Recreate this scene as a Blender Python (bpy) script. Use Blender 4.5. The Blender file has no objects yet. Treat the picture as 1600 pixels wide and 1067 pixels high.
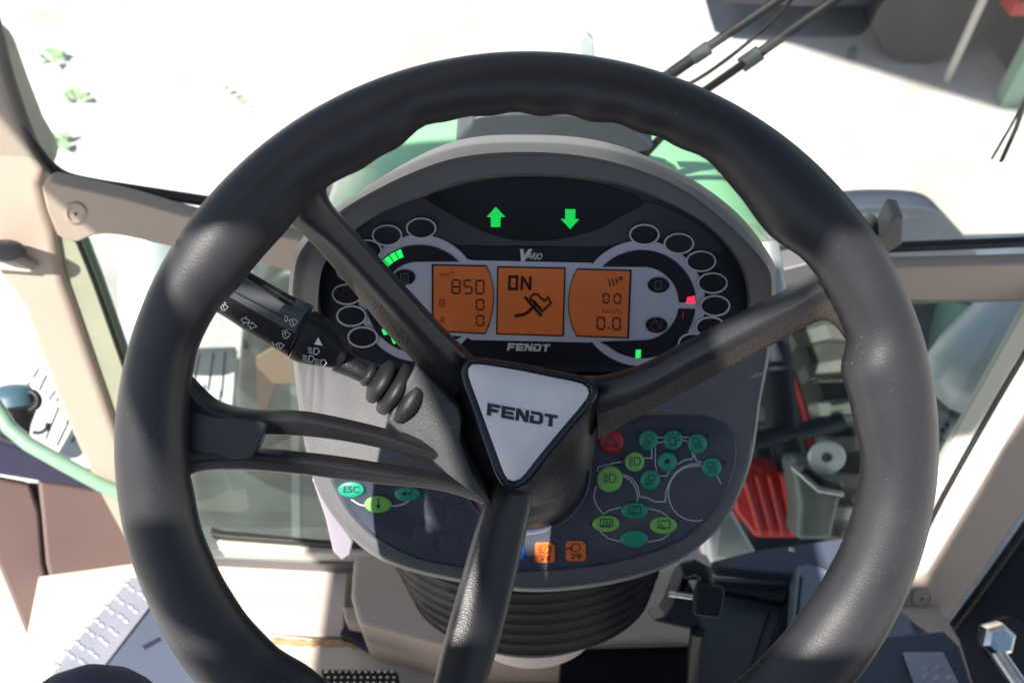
import bpy, bmesh, math, random
from math import radians, sin, cos, pi, sqrt, atan2, tan
from mathutils import Vector as Vv
from mathutils.geometry import tessellate_polygon
random.seed(7)
sc = bpy.context.scene
col = sc.collection

# ------------------------------------------------------------------ camera, light, exposure
PITCH = radians(50.0)
FPX = 1300.0
EYE = Vv((0.0, 0.0, 2.40))
cam_d = bpy.data.cameras.new('camera'); cam = bpy.data.objects.new('camera', cam_d); col.objects.link(cam)
cam.location = EYE; cam.rotation_euler = (pi/2 - PITCH, 0, 0)
cam_d.sensor_width = 22.3; cam_d.lens = 22.3*FPX/1600
cam_d.clip_start = 0.02; cam_d.clip_end = 500
cam_d.dof.use_dof = True; cam_d.dof.focus_distance = 0.50; cam_d.dof.aperture_fstop = 6.0
sc.camera = cam
SUN_EL, SUN_AZ = radians(55), radians(-135)        # azimuth measured from straight ahead, negative = left: high behind the left shoulder
w = bpy.data.worlds.new('World'); sc.world = w; w.use_nodes = True
nt = w.node_tree; bg = nt.nodes['Background']; sky = nt.nodes.new('ShaderNodeTexSky')
sky.sky_type = 'NISHITA'; sky.sun_disc = False; sky.sun_elevation = SUN_EL; sky.sun_rotation = SUN_AZ
nt.links.new(sky.outputs[0], bg.inputs[0]); bg.inputs[1].default_value = 0.066
sun_d = bpy.data.lights.new('sun', 'SUN'); sun_d.energy = 5.0; sun_d.angle = radians(0.5); sun_d.color = (1.0, .95, .88)
sun = bpy.data.objects.new('sun', sun_d); col.objects.link(sun)
to_sun = Vv((sin(SUN_AZ)*cos(SUN_EL), cos(SUN_AZ)*cos(SUN_EL), sin(SUN_EL)))
sun.rotation_euler = to_sun.to_track_quat('Z', 'Y').to_euler()
sc.view_settings.view_transform = 'Standard'; sc.view_settings.look = 'None'
sc.view_settings.exposure = 1.2; sc.view_settings.gamma = 1; sc.view_settings.use_curve_mapping = False
sc.render.engine = 'CYCLES'
sc.cycles.max_bounces = 8; sc.cycles.transparent_max_bounces = 12

# ------------------------------------------------------------------ geometry of the view: a traced point gets its own plane in the cab
FW = Vv((0, cos(PITCH), -sin(PITCH))); UP = Vv((0, sin(PITCH), cos(PITCH))); RT = Vv((1, 0, 0))
def ray(px, py): return RT*((px-800)/FPX) + UP*((533.5-py)/FPX) + FW
def V(px, py, d): return EYE + ray(px, py)*d
class Plane:
    def __init__(s, o, n): s.o = Vv(o); s.n = Vv(n).normalized()
    def hit(s, px, py, h=0.0):
        r = ray(px, py); return EYE + r*(((s.o + s.n*h - EYE).dot(s.n))/r.dot(s.n))
def PY(y): return Plane((0, y, 0), (0, -1, 0))
def PZ(z): return Plane((0, 0, z), (0, 0, 1))
def PX(x, s=1): return Plane((x, 0, 0), (-s, 0, 0))
WO = EYE + RT*0.00782 + UP*(-0.0703) + FW*0.4253          # centre and normal of the steering wheel's rim plane
WN = (RT*0.0058 - UP*0.1958 - FW).normalized()
WHEEL = Plane(WO, WN)
def slope_plane(px, py, d, deg):
    a = radians(deg); return Plane(V(px, py, d), (0, -sin(a), cos(a)))
PANEL = slope_plane(830, 585, 0.625, 47)
CLUST = slope_plane(830, 585, 0.625, 66)
def ddepth(px, py):                                        # dash face: cluster above, key panel below
    r = ray(px, py)
    a = (PANEL.o-EYE).dot(PANEL.n)/r.dot(PANEL.n); b = (CLUST.o-EYE).dot(CLUST.n)/r.dot(CLUST.n)
    return min(a, b)

# ------------------------------------------------------------------ materials
def mat(name, c, rough=.5, metal=0.0, bump=0.0, bscale=400, var=0.0, vscale=20, spec=.5, emit=0.0, speck=0.0, coat=0.0, rvar=0.0, sheen=0.0, aniso=None):
    m = bpy.data.materials.new(name); m.use_nodes = True; t = m.node_tree; b = t.nodes['Principled BSDF']
    b.inputs['Base Color'].default_value = (*c, 1); b.inputs['Roughness'].default_value = rough
    b.inputs['Metallic'].default_value = metal; b.inputs['Specular IOR Level'].default_value = spec
    b.inputs['Coat Weight'].default_value = coat
    if emit: b.inputs['Emission Color'].default_value = (*c, 1); b.inputs['Emission Strength'].default_value = emit
    tc = t.nodes.new('ShaderNodeTexCoord'); src = tc.outputs['Object']
    cur = None
    if var:
        n = t.nodes.new('ShaderNodeTexNoise'); n.inputs['Scale'].default_value = vscale; n.inputs['Detail'].default_value = 6
        t.links.new(src, n.inputs['Vector'])
        r = t.nodes.new('ShaderNodeMapRange'); r.inputs[1].default_value = .3; r.inputs[2].default_value = .7
        r.inputs[3].default_value = 1-var; r.inputs[4].default_value = 1+var
        t.links.new(n.outputs[0], r.inputs[0])
        mx = t.nodes.new('ShaderNodeVectorMath'); mx.operation = 'SCALE'; mx.inputs[0].default_value = c
        t.links.new(r.outputs[0], mx.inputs['Scale']); cur = mx.outputs[0]
    if speck:                                                # dust grains
        n = t.nodes.new('ShaderNodeTexNoise'); n.inputs['Scale'].default_value = 700; n.inputs['Detail'].default_value = 2
        t.links.new(src, n.inputs['Vector'])
        n2 = t.nodes.new('ShaderNodeTexNoise'); n2.inputs['Scale'].default_value = 22; n2.inputs['Detail'].default_value = 5
        t.links.new(src, n2.inputs['Vector'])
        ad = t.nodes.new('ShaderNodeMath'); ad.operation = 'MULTIPLY_ADD'; ad.inputs[1].default_value = .3
        t.links.new(n2.outputs[0], ad.inputs[0]); t.links.new(n.outputs[0], ad.inputs[2])
        r = t.nodes.new('ShaderNodeMapRange'); r.inputs[1].default_value = .86; r.inputs[2].default_value = .95
        r.inputs[3].default_value = 0; r.inputs[4].default_value = speck
        t.links.new(ad.outputs[0], r.inputs[0])
        mx = t.nodes.new('ShaderNodeMix'); mx.data_type = 'RGBA'; mx.inputs[7].default_value = (.42, .38, .33, 1)
        mx.inputs[6].default_value = (*c, 1)
        if cur: t.links.new(cur, mx.inputs[6])
        t.links.new(r.outputs[0], mx.inputs[0]); cur = mx.outputs[2]
    if cur: t.links.new(cur, b.inputs['Base Color'])
    if rvar:
        n = t.nodes.new('ShaderNodeTexNoise'); n.inputs['Scale'].default_value = 35; n.inputs['Detail'].default_value = 6
        t.links.new(src, n.inputs['Vector'])
        r = t.nodes.new('ShaderNodeMapRange'); r.inputs[1].default_value = .3; r.inputs[2].default_value = .7
        r.inputs[3].default_value = rough-rvar; r.inputs[4].default_value = rough+rvar
        t.links.new(n.outputs[0], r.inputs[0]); t.links.new(r.outputs[0], b.inputs['Roughness'])
    if bump:
        n = t.nodes.new('ShaderNodeTexNoise'); n.inputs['Scale'].default_value = bscale; n.inputs['Detail'].default_value = 4
        t.links.new(src, n.inputs['Vector'])
        u = t.nodes.new('ShaderNodeBump'); u.inputs['Strength'].default_value = bump; u.inputs['Distance'].default_value = .001
        t.links.new(n.outputs[0], u.inputs['Height']); t.links.new(u.outputs[0], b.inputs['Normal'])
    return m
def glass(name, tint, gloss=1.0, haze=0.03):
    m = bpy.data.materials.new(name); m.use_nodes = True; t = m.node_tree; t.nodes.remove(t.nodes['Principled BSDF'])
    out = t.nodes['Material Output']
    tr = t.nodes.new('ShaderNodeBsdfTransparent'); tr.inputs[0].default_value = (*tint, 1)
    gl = t.nodes.new('ShaderNodeBsdfGlossy'); gl.inputs['Roughness'].default_value = .02
    df = t.nodes.new('ShaderNodeBsdfDiffuse'); df.inputs[0].default_value = (.6, .6, .58, 1)
    fr = t.nodes.new('ShaderNodeLayerWeight'); fr.inputs[0].default_value = .5
    pw = t.nodes.new('ShaderNodeMath'); pw.operation = 'POWER'; pw.inputs[1].default_value = 5; t.links.new(fr.outputs['Facing'], pw.inputs[0])
    mu = t.nodes.new('ShaderNodeMath'); mu.operation = 'MULTIPLY_ADD'; mu.inputs[1].default_value = .8*gloss; mu.inputs[2].default_value = .04*gloss
    a = t.nodes.new('ShaderNodeMixShader'); b = t.nodes.new('ShaderNodeMixShader')
    tc = t.nodes.new('ShaderNodeTexCoord'); n = t.nodes.new('ShaderNodeTexNoise'); n.inputs['Scale'].default_value = 7; n.inputs['Detail'].default_value = 7
    r = t.nodes.new('ShaderNodeMapRange'); r.inputs[1].default_value = .4; r.inputs[2].default_value = .75; r.inputs[3].default_value = haze*.4; r.inputs[4].default_value = haze*2
    t.links.new(tc.outputs['Object'], n.inputs[0]); t.links.new(n.outputs[0], r.inputs[0]); t.links.new(r.outputs[0], a.inputs[0])
    t.links.new(tr.outputs[0], a.inputs[1]); t.links.new(df.outputs[0], a.inputs[2])
    t.links.new(pw.outputs[0], mu.inputs[0]); t.links.new(mu.outputs[0], b.inputs[0]); t.links.new(a.outputs[0], b.inputs[1]); t.links.new(gl.outputs[0], b.inputs[2])
    t.links.new(b.outputs[0], out.inputs[0])
    return m
M = dict(
 rim=mat('rim_polyurethane', (.021, .0205, .023), .42, bump=.14, bscale=1000, var=.12, vscale=30, spec=.5, speck=.16, rvar=.06),
 spoke=mat('spoke_grained_plastic', (.024, .0235, .026), .38, spec=.5, bump=.5, bscale=1400, var=.12, vscale=40, speck=.15, rvar=.05),
 spoke_side=mat('spoke_side', (.034, .028, .024), .42, bump=.6, bscale=1500, var=.2, vscale=60, speck=.4),
 hub=mat('hub_plastic', (.022, .020, .019), .33, bump=.3, bscale=700, var=.2, vscale=40),
 bezel=mat('badge_bezel_gloss', (.012, .014, .02), .18, bump=.05),
 badge=mat('badge_white', (.80, .79, .79), .42, bump=.06, bscale=300, var=.03, vscale=60),
 badge_ink=mat('badge_ink', (.006, .006, .008), .35),
 badge_halo=mat('badge_halo', (.72, .72, .76), .3),
 shell=mat('dash_shell_grey', (.108, .106, .110), .42, bump=.3, bscale=1100, var=.06, vscale=30, speck=.12),
 pad=mat('dash_pad_navy', (.046, .053, .078), .40, bump=.25, bscale=1200, var=.06, vscale=30, speck=.15),
 pad_edge=mat('dash_pad_edge', (.10, .11, .14), .35, bump=.1),
 clust=mat('cluster_dark', (.018, .02, .027), .30, spec=.4, bump=.05, var=.1, vscale=14),
 clust_grey=mat('cluster_grey', (.050, .048, .062), .38, spec=.3, var=.1, vscale=14),
 lens=mat('cluster_lens', (.010, .009, .012), .30, spec=.25, var=.1, vscale=14),
 band=mat('cluster_band', (.011, .012, .018), .35, spec=.3),
 silver=mat('cluster_silver', (.44, .46, .53), .35, bump=.03, var=.03, vscale=50),
 ring=mat('ring_white', (.55, .55, .57), .4),
 line=mat('print_white', (.50, .51, .57), .5),
 lcd=mat('lcd_orange', (.50, .13, .035), .3, emit=.04, var=.10, vscale=25, coat=.5),
 lcd_frame=mat('lcd_frame', (.008, .006, .006), .35),
 seg=mat('lcd_segment', (.035, .008, .003), .35),
 seg_soft=mat('lcd_segment_faint', (.30, .055, .012), .35),
 led_green=mat('led_green', (.02, .8, .12), .3, emit=.42),
 led_arrow=mat('led_arrow', (.01, .70, .09), .3, emit=.26),
 led_red=mat('led_red', (1, .03, .08), .3, emit=.4),
 led_red_dim=mat('led_red_dim', (.3, .01, .02), .3, emit=.15),
 lamp_off=mat('lamp_unlit', (.012, .012, .018), .25),
 icon_dim=mat('icon_dim', (.10, .075, .06), .4),
 key_teal=mat('key_teal', (.012, .27, .17), .35, bump=.05),
 key_lime=mat('key_lime', (.20, .48, .10), .35, bump=.05),
 key_red=mat('key_red', (.42, .008, .012), .35, bump=.05),
 key_orange=mat('key_orange', (.80, .18, .035), .4),
 key_blue=mat('key_blue', (.01, .10, .55), .35),
 ink=mat('key_ink', (.006, .008, .01), .5),
 ink_red=mat('key_ink_red', (.12, .004, .006), .5),
 black=mat('black_plastic', (.010, .010, .012), .42, spec=.3, bump=.3, bscale=900, var=.1),
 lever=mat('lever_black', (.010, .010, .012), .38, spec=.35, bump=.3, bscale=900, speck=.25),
 lever_lit_top=mat('lever_top_lit_grey', (.075, .08, .085), .35, bump=.3, bscale=900),  # lever is black; sunlight on its top face is put into this grey
 box=mat('switch_box_grey', (.048, .049, .051), .55, bump=.5, bscale=1200, var=.2, vscale=50, speck=.5),
 rubber=mat('rubber', (.010, .010, .011), .5, spec=.3, bump=.2, speck=.2),
 gaiter=mat('gaiter_black', (.006, .006, .008), .45, spec=.06, bump=.1),
 beige=mat('cab_trim_beige', (.39, .315, .255), .45, bump=.3, bscale=600, var=.04, vscale=8),
 olive=mat('cab_frame_olive', (.27, .28, .20), .45, bump=.1, var=.04),
 beige_pale=mat('trim_pale', (.55, .46, .40), .5, bump=.2, var=.04),
 floor=mat('floor_mat_beige', (.52, .45, .36), .7, bump=.4, bscale=300, var=.1, vscale=12),
 floor_edge=mat('floor_edge_worn', (.42, .25, .12), .9, bump=.8, bscale=200, var=.3, vscale=60),
 sill=mat('door_sill', (.55, .52, .45), .5, var=.05),
 seal=mat('rubber_seal', (.008, .008, .009), .5),
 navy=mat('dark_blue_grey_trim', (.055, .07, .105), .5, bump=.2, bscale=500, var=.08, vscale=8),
 navy_dark=mat('blue_black_trim', (.014, .018, .030), .5, spec=.3, bump=.2, bscale=500),  # blue-black shared by trim, recesses and machinery
 grey_blue=mat('console_lid_grey', (.16, .19, .25), .5, bump=.2, bscale=500, var=.06, vscale=8),
 door=mat('door_card_brown', (.15, .10, .09), .6, bump=.4, bscale=500, var=.06, vscale=8),
 door_top=mat('door_top_blue', (.04, .038, .075), .5, bump=.2),
 alu=mat('aluminium_tread', (.34, .345, .40), .35, metal=.5, bump=.2, var=.06, vscale=30),
 chrome=mat('chrome_steel', (.55, .55, .52), .2, metal=1.0, bump=.1, var=.2, vscale=60),
 steel=mat('steel_grey', (.30, .33, .34), .4, metal=.4, var=.2, vscale=30),
 green=mat('paint_green', (.30, .62, .34), .35, coat=.3, bump=.05, var=.08, vscale=9),
 green_bar=mat('paint_green_bar', (.20, .34, .24), .35, coat=.2, var=.05, vscale=8),
 red=mat('paint_red', (.60, .018, .015), .3, coat=.3, var=.08, vscale=8),
 tyre_dark=mat('tyre_body', (.05, .047, .042), .75, bump=.4, bscale=90, var=.3, vscale=14),
 tyre=mat('tyre_rubber', (.13, .125, .11), .7, bump=.5, bscale=100, var=.25, vscale=12),
 white_step=mat('galvanised_step', (.62, .62, .60), .55, var=.06, vscale=10),
 pale_tank=mat('pale_cylinder', (.55, .58, .60), .4, metal=.2, var=.08, vscale=6),
 heat=mat('heat_shield', (.17, .20, .20), .45, metal=.4, var=.15, vscale=12),
 cloth=mat('navy_cloth', (.030, .036, .072), .85, bump=.6, bscale=900, var=.1, vscale=12),
 car=mat('dark_car_paint', (.010, .014, .032), .35),
 reveal_sunlit=mat('reveal_lit_cream', (.74, .68, .60), .45, bump=.1, var=.03),  # pillar side face made paler, its sunlight put into the colour
 joint=mat('joint_dark', (.04, .045, .05), .3, coat=.3),
 dirt=mat('dirt_mark', (.03, .02, .015), .8),
 leaf=mat('weed_leaf', (.24, .42, .20), .6, var=.3, vscale=60),
)
M['glass'] = glass('cab_glass', (.93, .96, .94), 1.0, .012)
M['glass_low'] = glass('cab_glass_dusty', (.60, .68, .66), 1.1, .012)
# woven side grain of the spokes
def weave(m, s=900, st=.7):
    t = m.node_tree; b = t.nodes['Principled BSDF']; tc = t.nodes.new('ShaderNodeTexCoord')
    c = t.nodes.new('ShaderNodeTexVoronoi'); c.inputs['Scale'].default_value = s; t.links.new(tc.outputs['Object'], c.inputs['Vector'])
    u = t.nodes.new('ShaderNodeBump'); u.inputs['Strength'].default_value = st; u.inputs['Distance'].default_value = .0006
    t.links.new(c.outputs[0], u.inputs['Height']); t.links.new(u.outputs[0], b.inputs['Normal'])
weave(M['spoke_side']); weave(M['spoke'], 800, .16)
# concrete yard
def yard():
    m = bpy.data.materials.new('concrete_yard'); m.use_nodes = True; t = m.node_tree; b = t.nodes['Principled BSDF']; b.inputs['Roughness'].default_value = .9
    tc = t.nodes.new('ShaderNodeTexCoord')
    n = t.nodes.new('ShaderNodeTexNoise'); n.inputs['Scale'].default_value = 1.3; n.inputs['Detail'].default_value = 10; n.inputs['Roughness'].default_value = .65
    t.links.new(tc.outputs['Object'], n.inputs[0]); r = t.nodes.new('ShaderNodeValToRGB')
    r.color_ramp.elements[0].position = .30; r.color_ramp.elements[0].color = (.30, .27, .235, 1)
    r.color_ramp.elements[1].position = .58; r.color_ramp.elements[1].color = (.58, .565, .55, 1)
    t.links.new(n.outputs[0], r.inputs[0]); t.links.new(r.outputs[0], b.inputs['Base Color'])
    n2 = t.nodes.new('ShaderNodeTexNoise'); n2.inputs['Scale'].default_value = 60; t.links.new(tc.outputs['Object'], n2.inputs[0])
    u = t.nodes.new('ShaderNodeBump'); u.inputs['Strength'].default_value = .4; u.inputs['Distance'].default_value = .01
    t.links.new(n2.outputs[0], u.inputs['Height']); t.links.new(u.outputs[0], b.inputs['Normal']); return m
M['yard'] = yard()

# ------------------------------------------------------------------ object helpers
def thing(name, label, cat, loc, group=None):
    o = bpy.data.objects.new(name, None); col.objects.link(o); o.location = loc; o.empty_display_size = .05
    o['label'] = label; o['category'] = cat
    if group: o['group'] = group
    return o
def tag(o, label=None, cat=None, group=None, kind=None):
    if label: o['label'] = label
    if cat: o['category'] = cat
    if group: o['group'] = group
    if kind: o['kind'] = kind
    return o
def root_of(p):
    while p.parent: p = p.parent
    return p
def mk(name, verts, faces, m, parent=None, smooth=False, bevel=0, seg=2, sub=0, angle=None, label=None, fmats=None):
    verts = [Vv(v) for v in verts]
    off = Vv(root_of(parent).location) if parent else sum(verts, Vv())/len(verts)
    me = bpy.data.meshes.new(name); me.from_pydata([v-off for v in verts], [], faces)
    if isinstance(m, (list, tuple)):
        for x in m: me.materials.append(x)
        if fmats:
            for i, f in enumerate(me.polygons): f.material_index = fmats[i]
    else: me.materials.append(m)
    bm = bmesh.new(); bm.from_mesh(me); bmesh.ops.recalc_face_normals(bm, faces=bm.faces); bm.to_mesh(me); bm.free()
    o = bpy.data.objects.new(name, me); col.objects.link(o)
    if parent: o.parent = parent
    else: o.location = off
    if smooth:
        for f in me.polygons: f.use_smooth = True
        if angle:
            me.update()
            bm = bmesh.new(); bm.from_mesh(me)
            for e in bm.edges:
                if len(e.link_faces) == 2 and e.calc_face_angle(0) > radians(angle): e.smooth = False
            bm.to_mesh(me); bm.free()
    if bevel:
        b = o.modifiers.new('bevel', 'BEVEL'); b.width = bevel; b.segments = seg; b.limit_method = 'ANGLE'; b.angle_limit = radians(35)
        b.harden_normals = False
        for f in me.polygons: f.use_smooth = True
        wn = o.modifiers.new('wn', 'WEIGHTED_NORMAL'); wn.keep_sharp = False
    if sub:
        s = o.modifiers.new('sub', 'SUBSURF'); s.levels = sub; s.render_levels = sub
    if label: o['label'] = label
    return o
def cat_closed(p, n):                                        # closed Catmull-Rom resampled to n points
    k = len(p); out = []
    for i in range(n):
        t = i*k/n; j = int(t); f = t-j
        a, b, c, d = p[(j-1) % k], p[j % k], p[(j+1) % k], p[(j+2) % k]
        out.append(tuple(.5*(2*b[q]+(c[q]-a[q])*f+(2*a[q]-5*b[q]+4*c[q]-d[q])*f*f+(3*b[q]-a[q]-3*c[q]+d[q])*f**3) for q in range(len(b))))
    return out
def cat_open(p, n):
    k = len(p)-1; out = []
    for i in range(n):
        t = i*k/(n-1); j = min(int(t), k-1); f = t-j
        a, b, c, d = p[max(j-1, 0)], p[j], p[j+1], p[min(j+2, k)]
        out.append(tuple(.5*(2*b[q]+(c[q]-a[q])*f+(2*a[q]-5*b[q]+4*c[q]-d[q])*f*f+(3*b[q]-a[q]-3*c[q]+d[q])*f**3) for q in range(len(b))))
    return out
def loft(loops, closed=True, cap0=False, cap1=False):
    n = len(loops[0]); vs = [v for l in loops for v in l]; fs = []
    for i in range(len(loops)-1):
        for j in range(n if closed else n-1):
            a, b = i*n+j, i*n+(j+1) % n; fs.append((a, b, b+n, a+n))
    if cap0: fs.append(tuple(range(n))[::-1])
    if cap1: fs.append(tuple(range((len(loops)-1)*n, len(loops)*n)))
    return vs, fs
def tube(pts, rad, m, name, parent=None, n=14, label=None, flat=1.0):
    pts = [Vv(p) for p in pts]; k = len(pts); loops = []
    rad = rad if callable(rad) else (lambda t, r=rad: r)
    prev = None
    for i, p in enumerate(pts):
        d = (pts[min(i+1, k-1)]-pts[max(i-1, 0)]).normalized()
        x = (prev - d*prev.dot(d)) if prev else d.orthogonal(); x.normalize(); prev = x; y = d.cross(x); r = rad(i/(k-1))
        loops.append([p + x*(r*cos(2*pi*j/n)) + y*(r*flat*sin(2*pi*j/n)) for j in range(n)])
    vs, fs = loft(loops, True, True, True)
    return mk(name, vs, fs, m, parent, smooth=True, angle=50, label=label)
def prism(name, px, plane, thick, m, parent=None, bevel=0, h=0.0, back=None, seg=2, label=None):
    """outline on a plane, given its own thickness behind it"""
    top = [plane.hit(x, y, h) for x, y in px]; v = back if back is not None else -plane.n
    bot = [p + Vv(v)*thick for p in top]; n = len(top)
    fs = [tuple(range(n)), tuple(range(n, 2*n))[::-1]] + [(i, (i+1) % n, (i+1) % n+n, i+n) for i in range(n)]
    return mk(name, top+bot, fs, m, parent, bevel=bevel, seg=seg, label=label)
def decal(name, polys, plane, h1, m, parent, t=.0005, label=None):
    """several traced outlines as thin raised print on one surface"""
    vs, fs = [], []
    for poly in polys:
        b = len(vs); n = len(poly)
        top = [plane.hit(x, y, h1) for x, y in poly]; vs += top + [p - plane.n*t for p in top]
        if n <= 4: fs.append(tuple(range(b, b+n)))
        else:
            for tri in tessellate_polygon([[Vv((x, y, 0)) for x, y in poly]]): fs.append(tuple(b+i for i in tri))
        fs += [(b+i, b+(i+1) % n, b+(i+1) % n+n, b+i+n) for i in range(n)]
    return mk(name, vs, fs, m, parent, label=label)
def stroke(pts, wd, closed=False):
    n = len(pts); L, R = [], []
    for i in range(n):
        a = pts[(i-1) % n] if (closed or i > 0) else pts[i]; c = pts[(i+1) % n] if (closed or i < n-1) else pts[i]
        b = pts[i]
        d1 = Vv((b[0]-a[0], b[1]-a[1])); d2 = Vv((c[0]-b[0], c[1]-b[1]))
        if d1.length < 1e-6: d1 = d2
        if d2.length < 1e-6: d2 = d1
        d1.normalize(); d2.normalize(); t = d1+d2
        if t.length < 1e-3: t = d1.copy()
        t.normalize(); nn = Vv((-t.y, t.x)); k = wd/2/max(.5, nn.dot(Vv((-d1.y, d1.x))))
        L.append((b[0]+nn.x*k, b[1]+nn.y*k)); R.append((b[0]-nn.x*k, b[1]-nn.y*k))
    return [[L[i], L[(i+1) % n], R[(i+1) % n], R[i]] for i in range(n if closed else n-1)]
def ell(cx, cy, rx, ry, n=40, a0=0, a1=360, rot=0):
    out = []; full = abs(a1-a0) >= 360
    for i in range(n):
        a = radians(a0+(a1-a0)*i/(n if full else n-1)); x, y = rx*cos(a), -ry*sin(a); c, s = cos(radians(rot)), sin(radians(rot))
        out.append((cx+x*c-y*s, cy+x*s+y*c))
    return out
def glyph_text(s, italic=0.0, bold=0.0):
    cu = bpy.data.curves.new('t', 'FONT'); cu.body = s; cu.size = 1; cu.resolution_u = 3; cu.offset = bold
    o = bpy.data.objects.new('t', cu); col.objects.link(o); dg = bpy.context.evaluated_depsgraph_get(); me = bpy.data.meshes.new_from_object(o.evaluated_get(dg))
    vs = [(v.co.x+v.co.y*italic, v.co.y) for v in me.vertices]; fs = [tuple(f.vertices) for f in me.polygons]
    bpy.data.objects.remove(o); bpy.data.curves.remove(cu); bpy.data.meshes.remove(me)
    x0, x1 = min(v[0] for v in vs), max(v[0] for v in vs); y0, y1 = min(v[1] for v in vs), max(v[1] for v in vs)
    return [((x-x0)/(x1-x0), (y-y0)/(y1-y0)) for x, y in vs], fs
def text_px(name, s, quad, plane, h, m, parent, italic=0.0, bold=0.0):
    """quad: bottom-left, bottom-right, top-left in picture units on that surface"""
    v, f = glyph_text(s, italic, bold); bl, br, tl = quad
    pts = [plane.hit(bl[0]+(br[0]-bl[0])*x+(tl[0]-bl[0])*y, bl[1]+(br[1]-bl[1])*x+(tl[1]-bl[1])*y, h) for x, y in v]
    return mk(name, pts, f, m, parent)
BLOCK = dict(
 F=[(0,0),(.30,0),(.30,.34),(.82,.34),(.86,.58),(.30,.58),(.30,.76),(1,.76),(1,1),(0,1)],
 E=[(0,0),(1,0),(1,.24),(.30,.24),(.30,.38),(.92,.38),(.92,.60),(.30,.60),(.30,.76),(1,.76),(1,1),(0,1)],
 N=[(0,0),(.27,0),(.27,.58),(.66,0),(1,0),(1,1),(.73,1),(.73,.42),(.34,1),(0,1)],
 D=[(0,0),(.78,0),(1,.2),(1,.8),(.80,1),(.05,1),(.05,.77),(.66,.77),(.72,.70),(.72,.30),(.66,.23),(.29,.23),(.29,.62),(0,.62)],
 T=[(.34,0),(.65,0),(.65,.76),(1,.76),(1,1),(0,1),(0,.76),(.34,.76)])
def block_word(word, bl, br, tl, gap=.14, shear=0.12):
    n = len(word); wd = 1/(n+(n-1)*gap); polys = []
    for i, ch in enumerate(word):
        x0 = i*wd*(1+gap)
        polys.append([(bl[0]+(br[0]-bl[0])*u+(tl[0]-bl[0])*v, bl[1]+(br[1]-bl[1])*u+(tl[1]-bl[1])*v)
                      for u, v in [((x0+x*wd+y*shear*wd), y) for x, y in BLOCK[ch]]])
    return polys
SEG = {'0': 'abcdef', '1': 'bc', '5': 'acdfg', '8': 'abcdefg'}
def digit(ch, x, y, wd, hg, th=2.2):
    g = .9; x1, y1, ym = x+wd, y+hg, y+hg/2
    S = dict(a=[(x+g, y), (x1-g, y)], d=[(x+g, y1), (x1-g, y1)], g=[(x+g, ym), (x1-g, ym)], f=[(x, y+g), (x, ym-g)], e=[(x, ym+g), (x, y1-g)], b=[(x1, y+g), (x1, ym-g)], c=[(x1, ym+g), (x1, y1-g)])
    return [q for s in SEG[ch] for q in stroke(S[s], th)]
# ------------------------------------------------------------------ the setting
def flat_poly(name, pts, m, kind, thick=.0):
    o = mk(name, pts, [tuple(range(len(pts)))], m); o['kind'] = kind; return o
flat_poly('ground', [(-60, -40, 0), (60, -40, 0), (60, 90, 0), (-60, 90, 0)], M['yard'], 'structure')

# ------------------------------------------------------------------ steering wheel
wheel = thing('steering_wheel', 'black four spoke steering wheel with white triangular badge in front of the dashboard', 'steering wheel', WO)
e1 = (RT - WN*RT.dot(WN)).normalized(); e2 = WN.cross(e1)
def wpol(px, py):
    d = WHEEL.hit(px, py) - WO; return atan2(d.dot(e2), d.dot(e1)), d.length
INN = [(377,445),(334.7,491),(308.5,543.6),(297,599),(294,660),(294,739),(302,775),(311,824),(337.5,891),(375,955),(424,1011),(487,1052),(1335,800),(1321.6,844.7),(1290.6,906.6),(1256,958),(1204.7,1020),(1158,1066),
 (1330,540),(1312,575),(1332,642),(1347.5,725),(1340,785),(1290,450),(1256,405),(1222.5,384),(1200,368),(735,186),(680,190),(640,215),(605,242.5),(560,267),(500,300),(440,370),(780,177),(830,180),(880,181),(940,192),(990,202),(1040,222),(1105,250),(1155,305),(1180,340)]
inn = sorted(wpol(*p) for p in INN)
RO = .2085
def r_in(a):
    k = len(inn)
    for i in range(k):
        a0, r0 = inn[i]; a1, r1 = inn[(i+1) % k]
        if i == k-1: a1 += 2*pi
        aa = a
        while aa < a0: aa += 2*pi
        while aa >= a0+2*pi: aa -= 2*pi
        if aa < a1 + 1e-9: f = (aa-a0)/(a1-a0+1e-9); f = f*f*(3-2*f); return r0+(r1-r0)*f
    return inn[0][1]
def outer_wob(a): return RO
NR = 256; raw = [r_in(2*pi*i/NR) for i in range(NR)]
for _ in range(2): raw = [(raw[i-1]+2*raw[i]+raw[(i+1) % NR])/4 for i in range(NR)]
for i in range(NR):
    d_ = 2*pi*i/NR*180/pi; wn_ = max(0, min(1, (d_-58)/14, (124-d_)/14)); raw[i] -= .0008*wn_*cos(2*pi*(2*pi*i/NR)/.128)
loops = []
for i in range(NR):
    a = 2*pi*i/NR; rad = e1*cos(a)+e2*sin(a); ri = raw[i]; c = (RO+ri)/2; hw = (RO-ri)/2
    hd = .0155 + (hw-.0175)*.35
    loops.append([WO + rad*(c+hw*cos(2*pi*j/28)) + WN*(hd*sin(2*pi*j/28)) for j in range(28)])
loops.append(loops[0])
vs, fs = loft(loops[:-1]); n28 = 28
fs += [((NR-1)*28+j, (NR-1)*28+(j+1) % 28, (j+1) % 28, j) for j in range(28)]
rim = mk('rim', vs, fs, M['rim'], wheel, smooth=True)
decal('wear_nick', [stroke([(272,386),(276,381),(275,378),(279,374)], 1.6)[k] for k in range(3)], WHEEL, .0125, M['dirt'], rim, .001)
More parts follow.
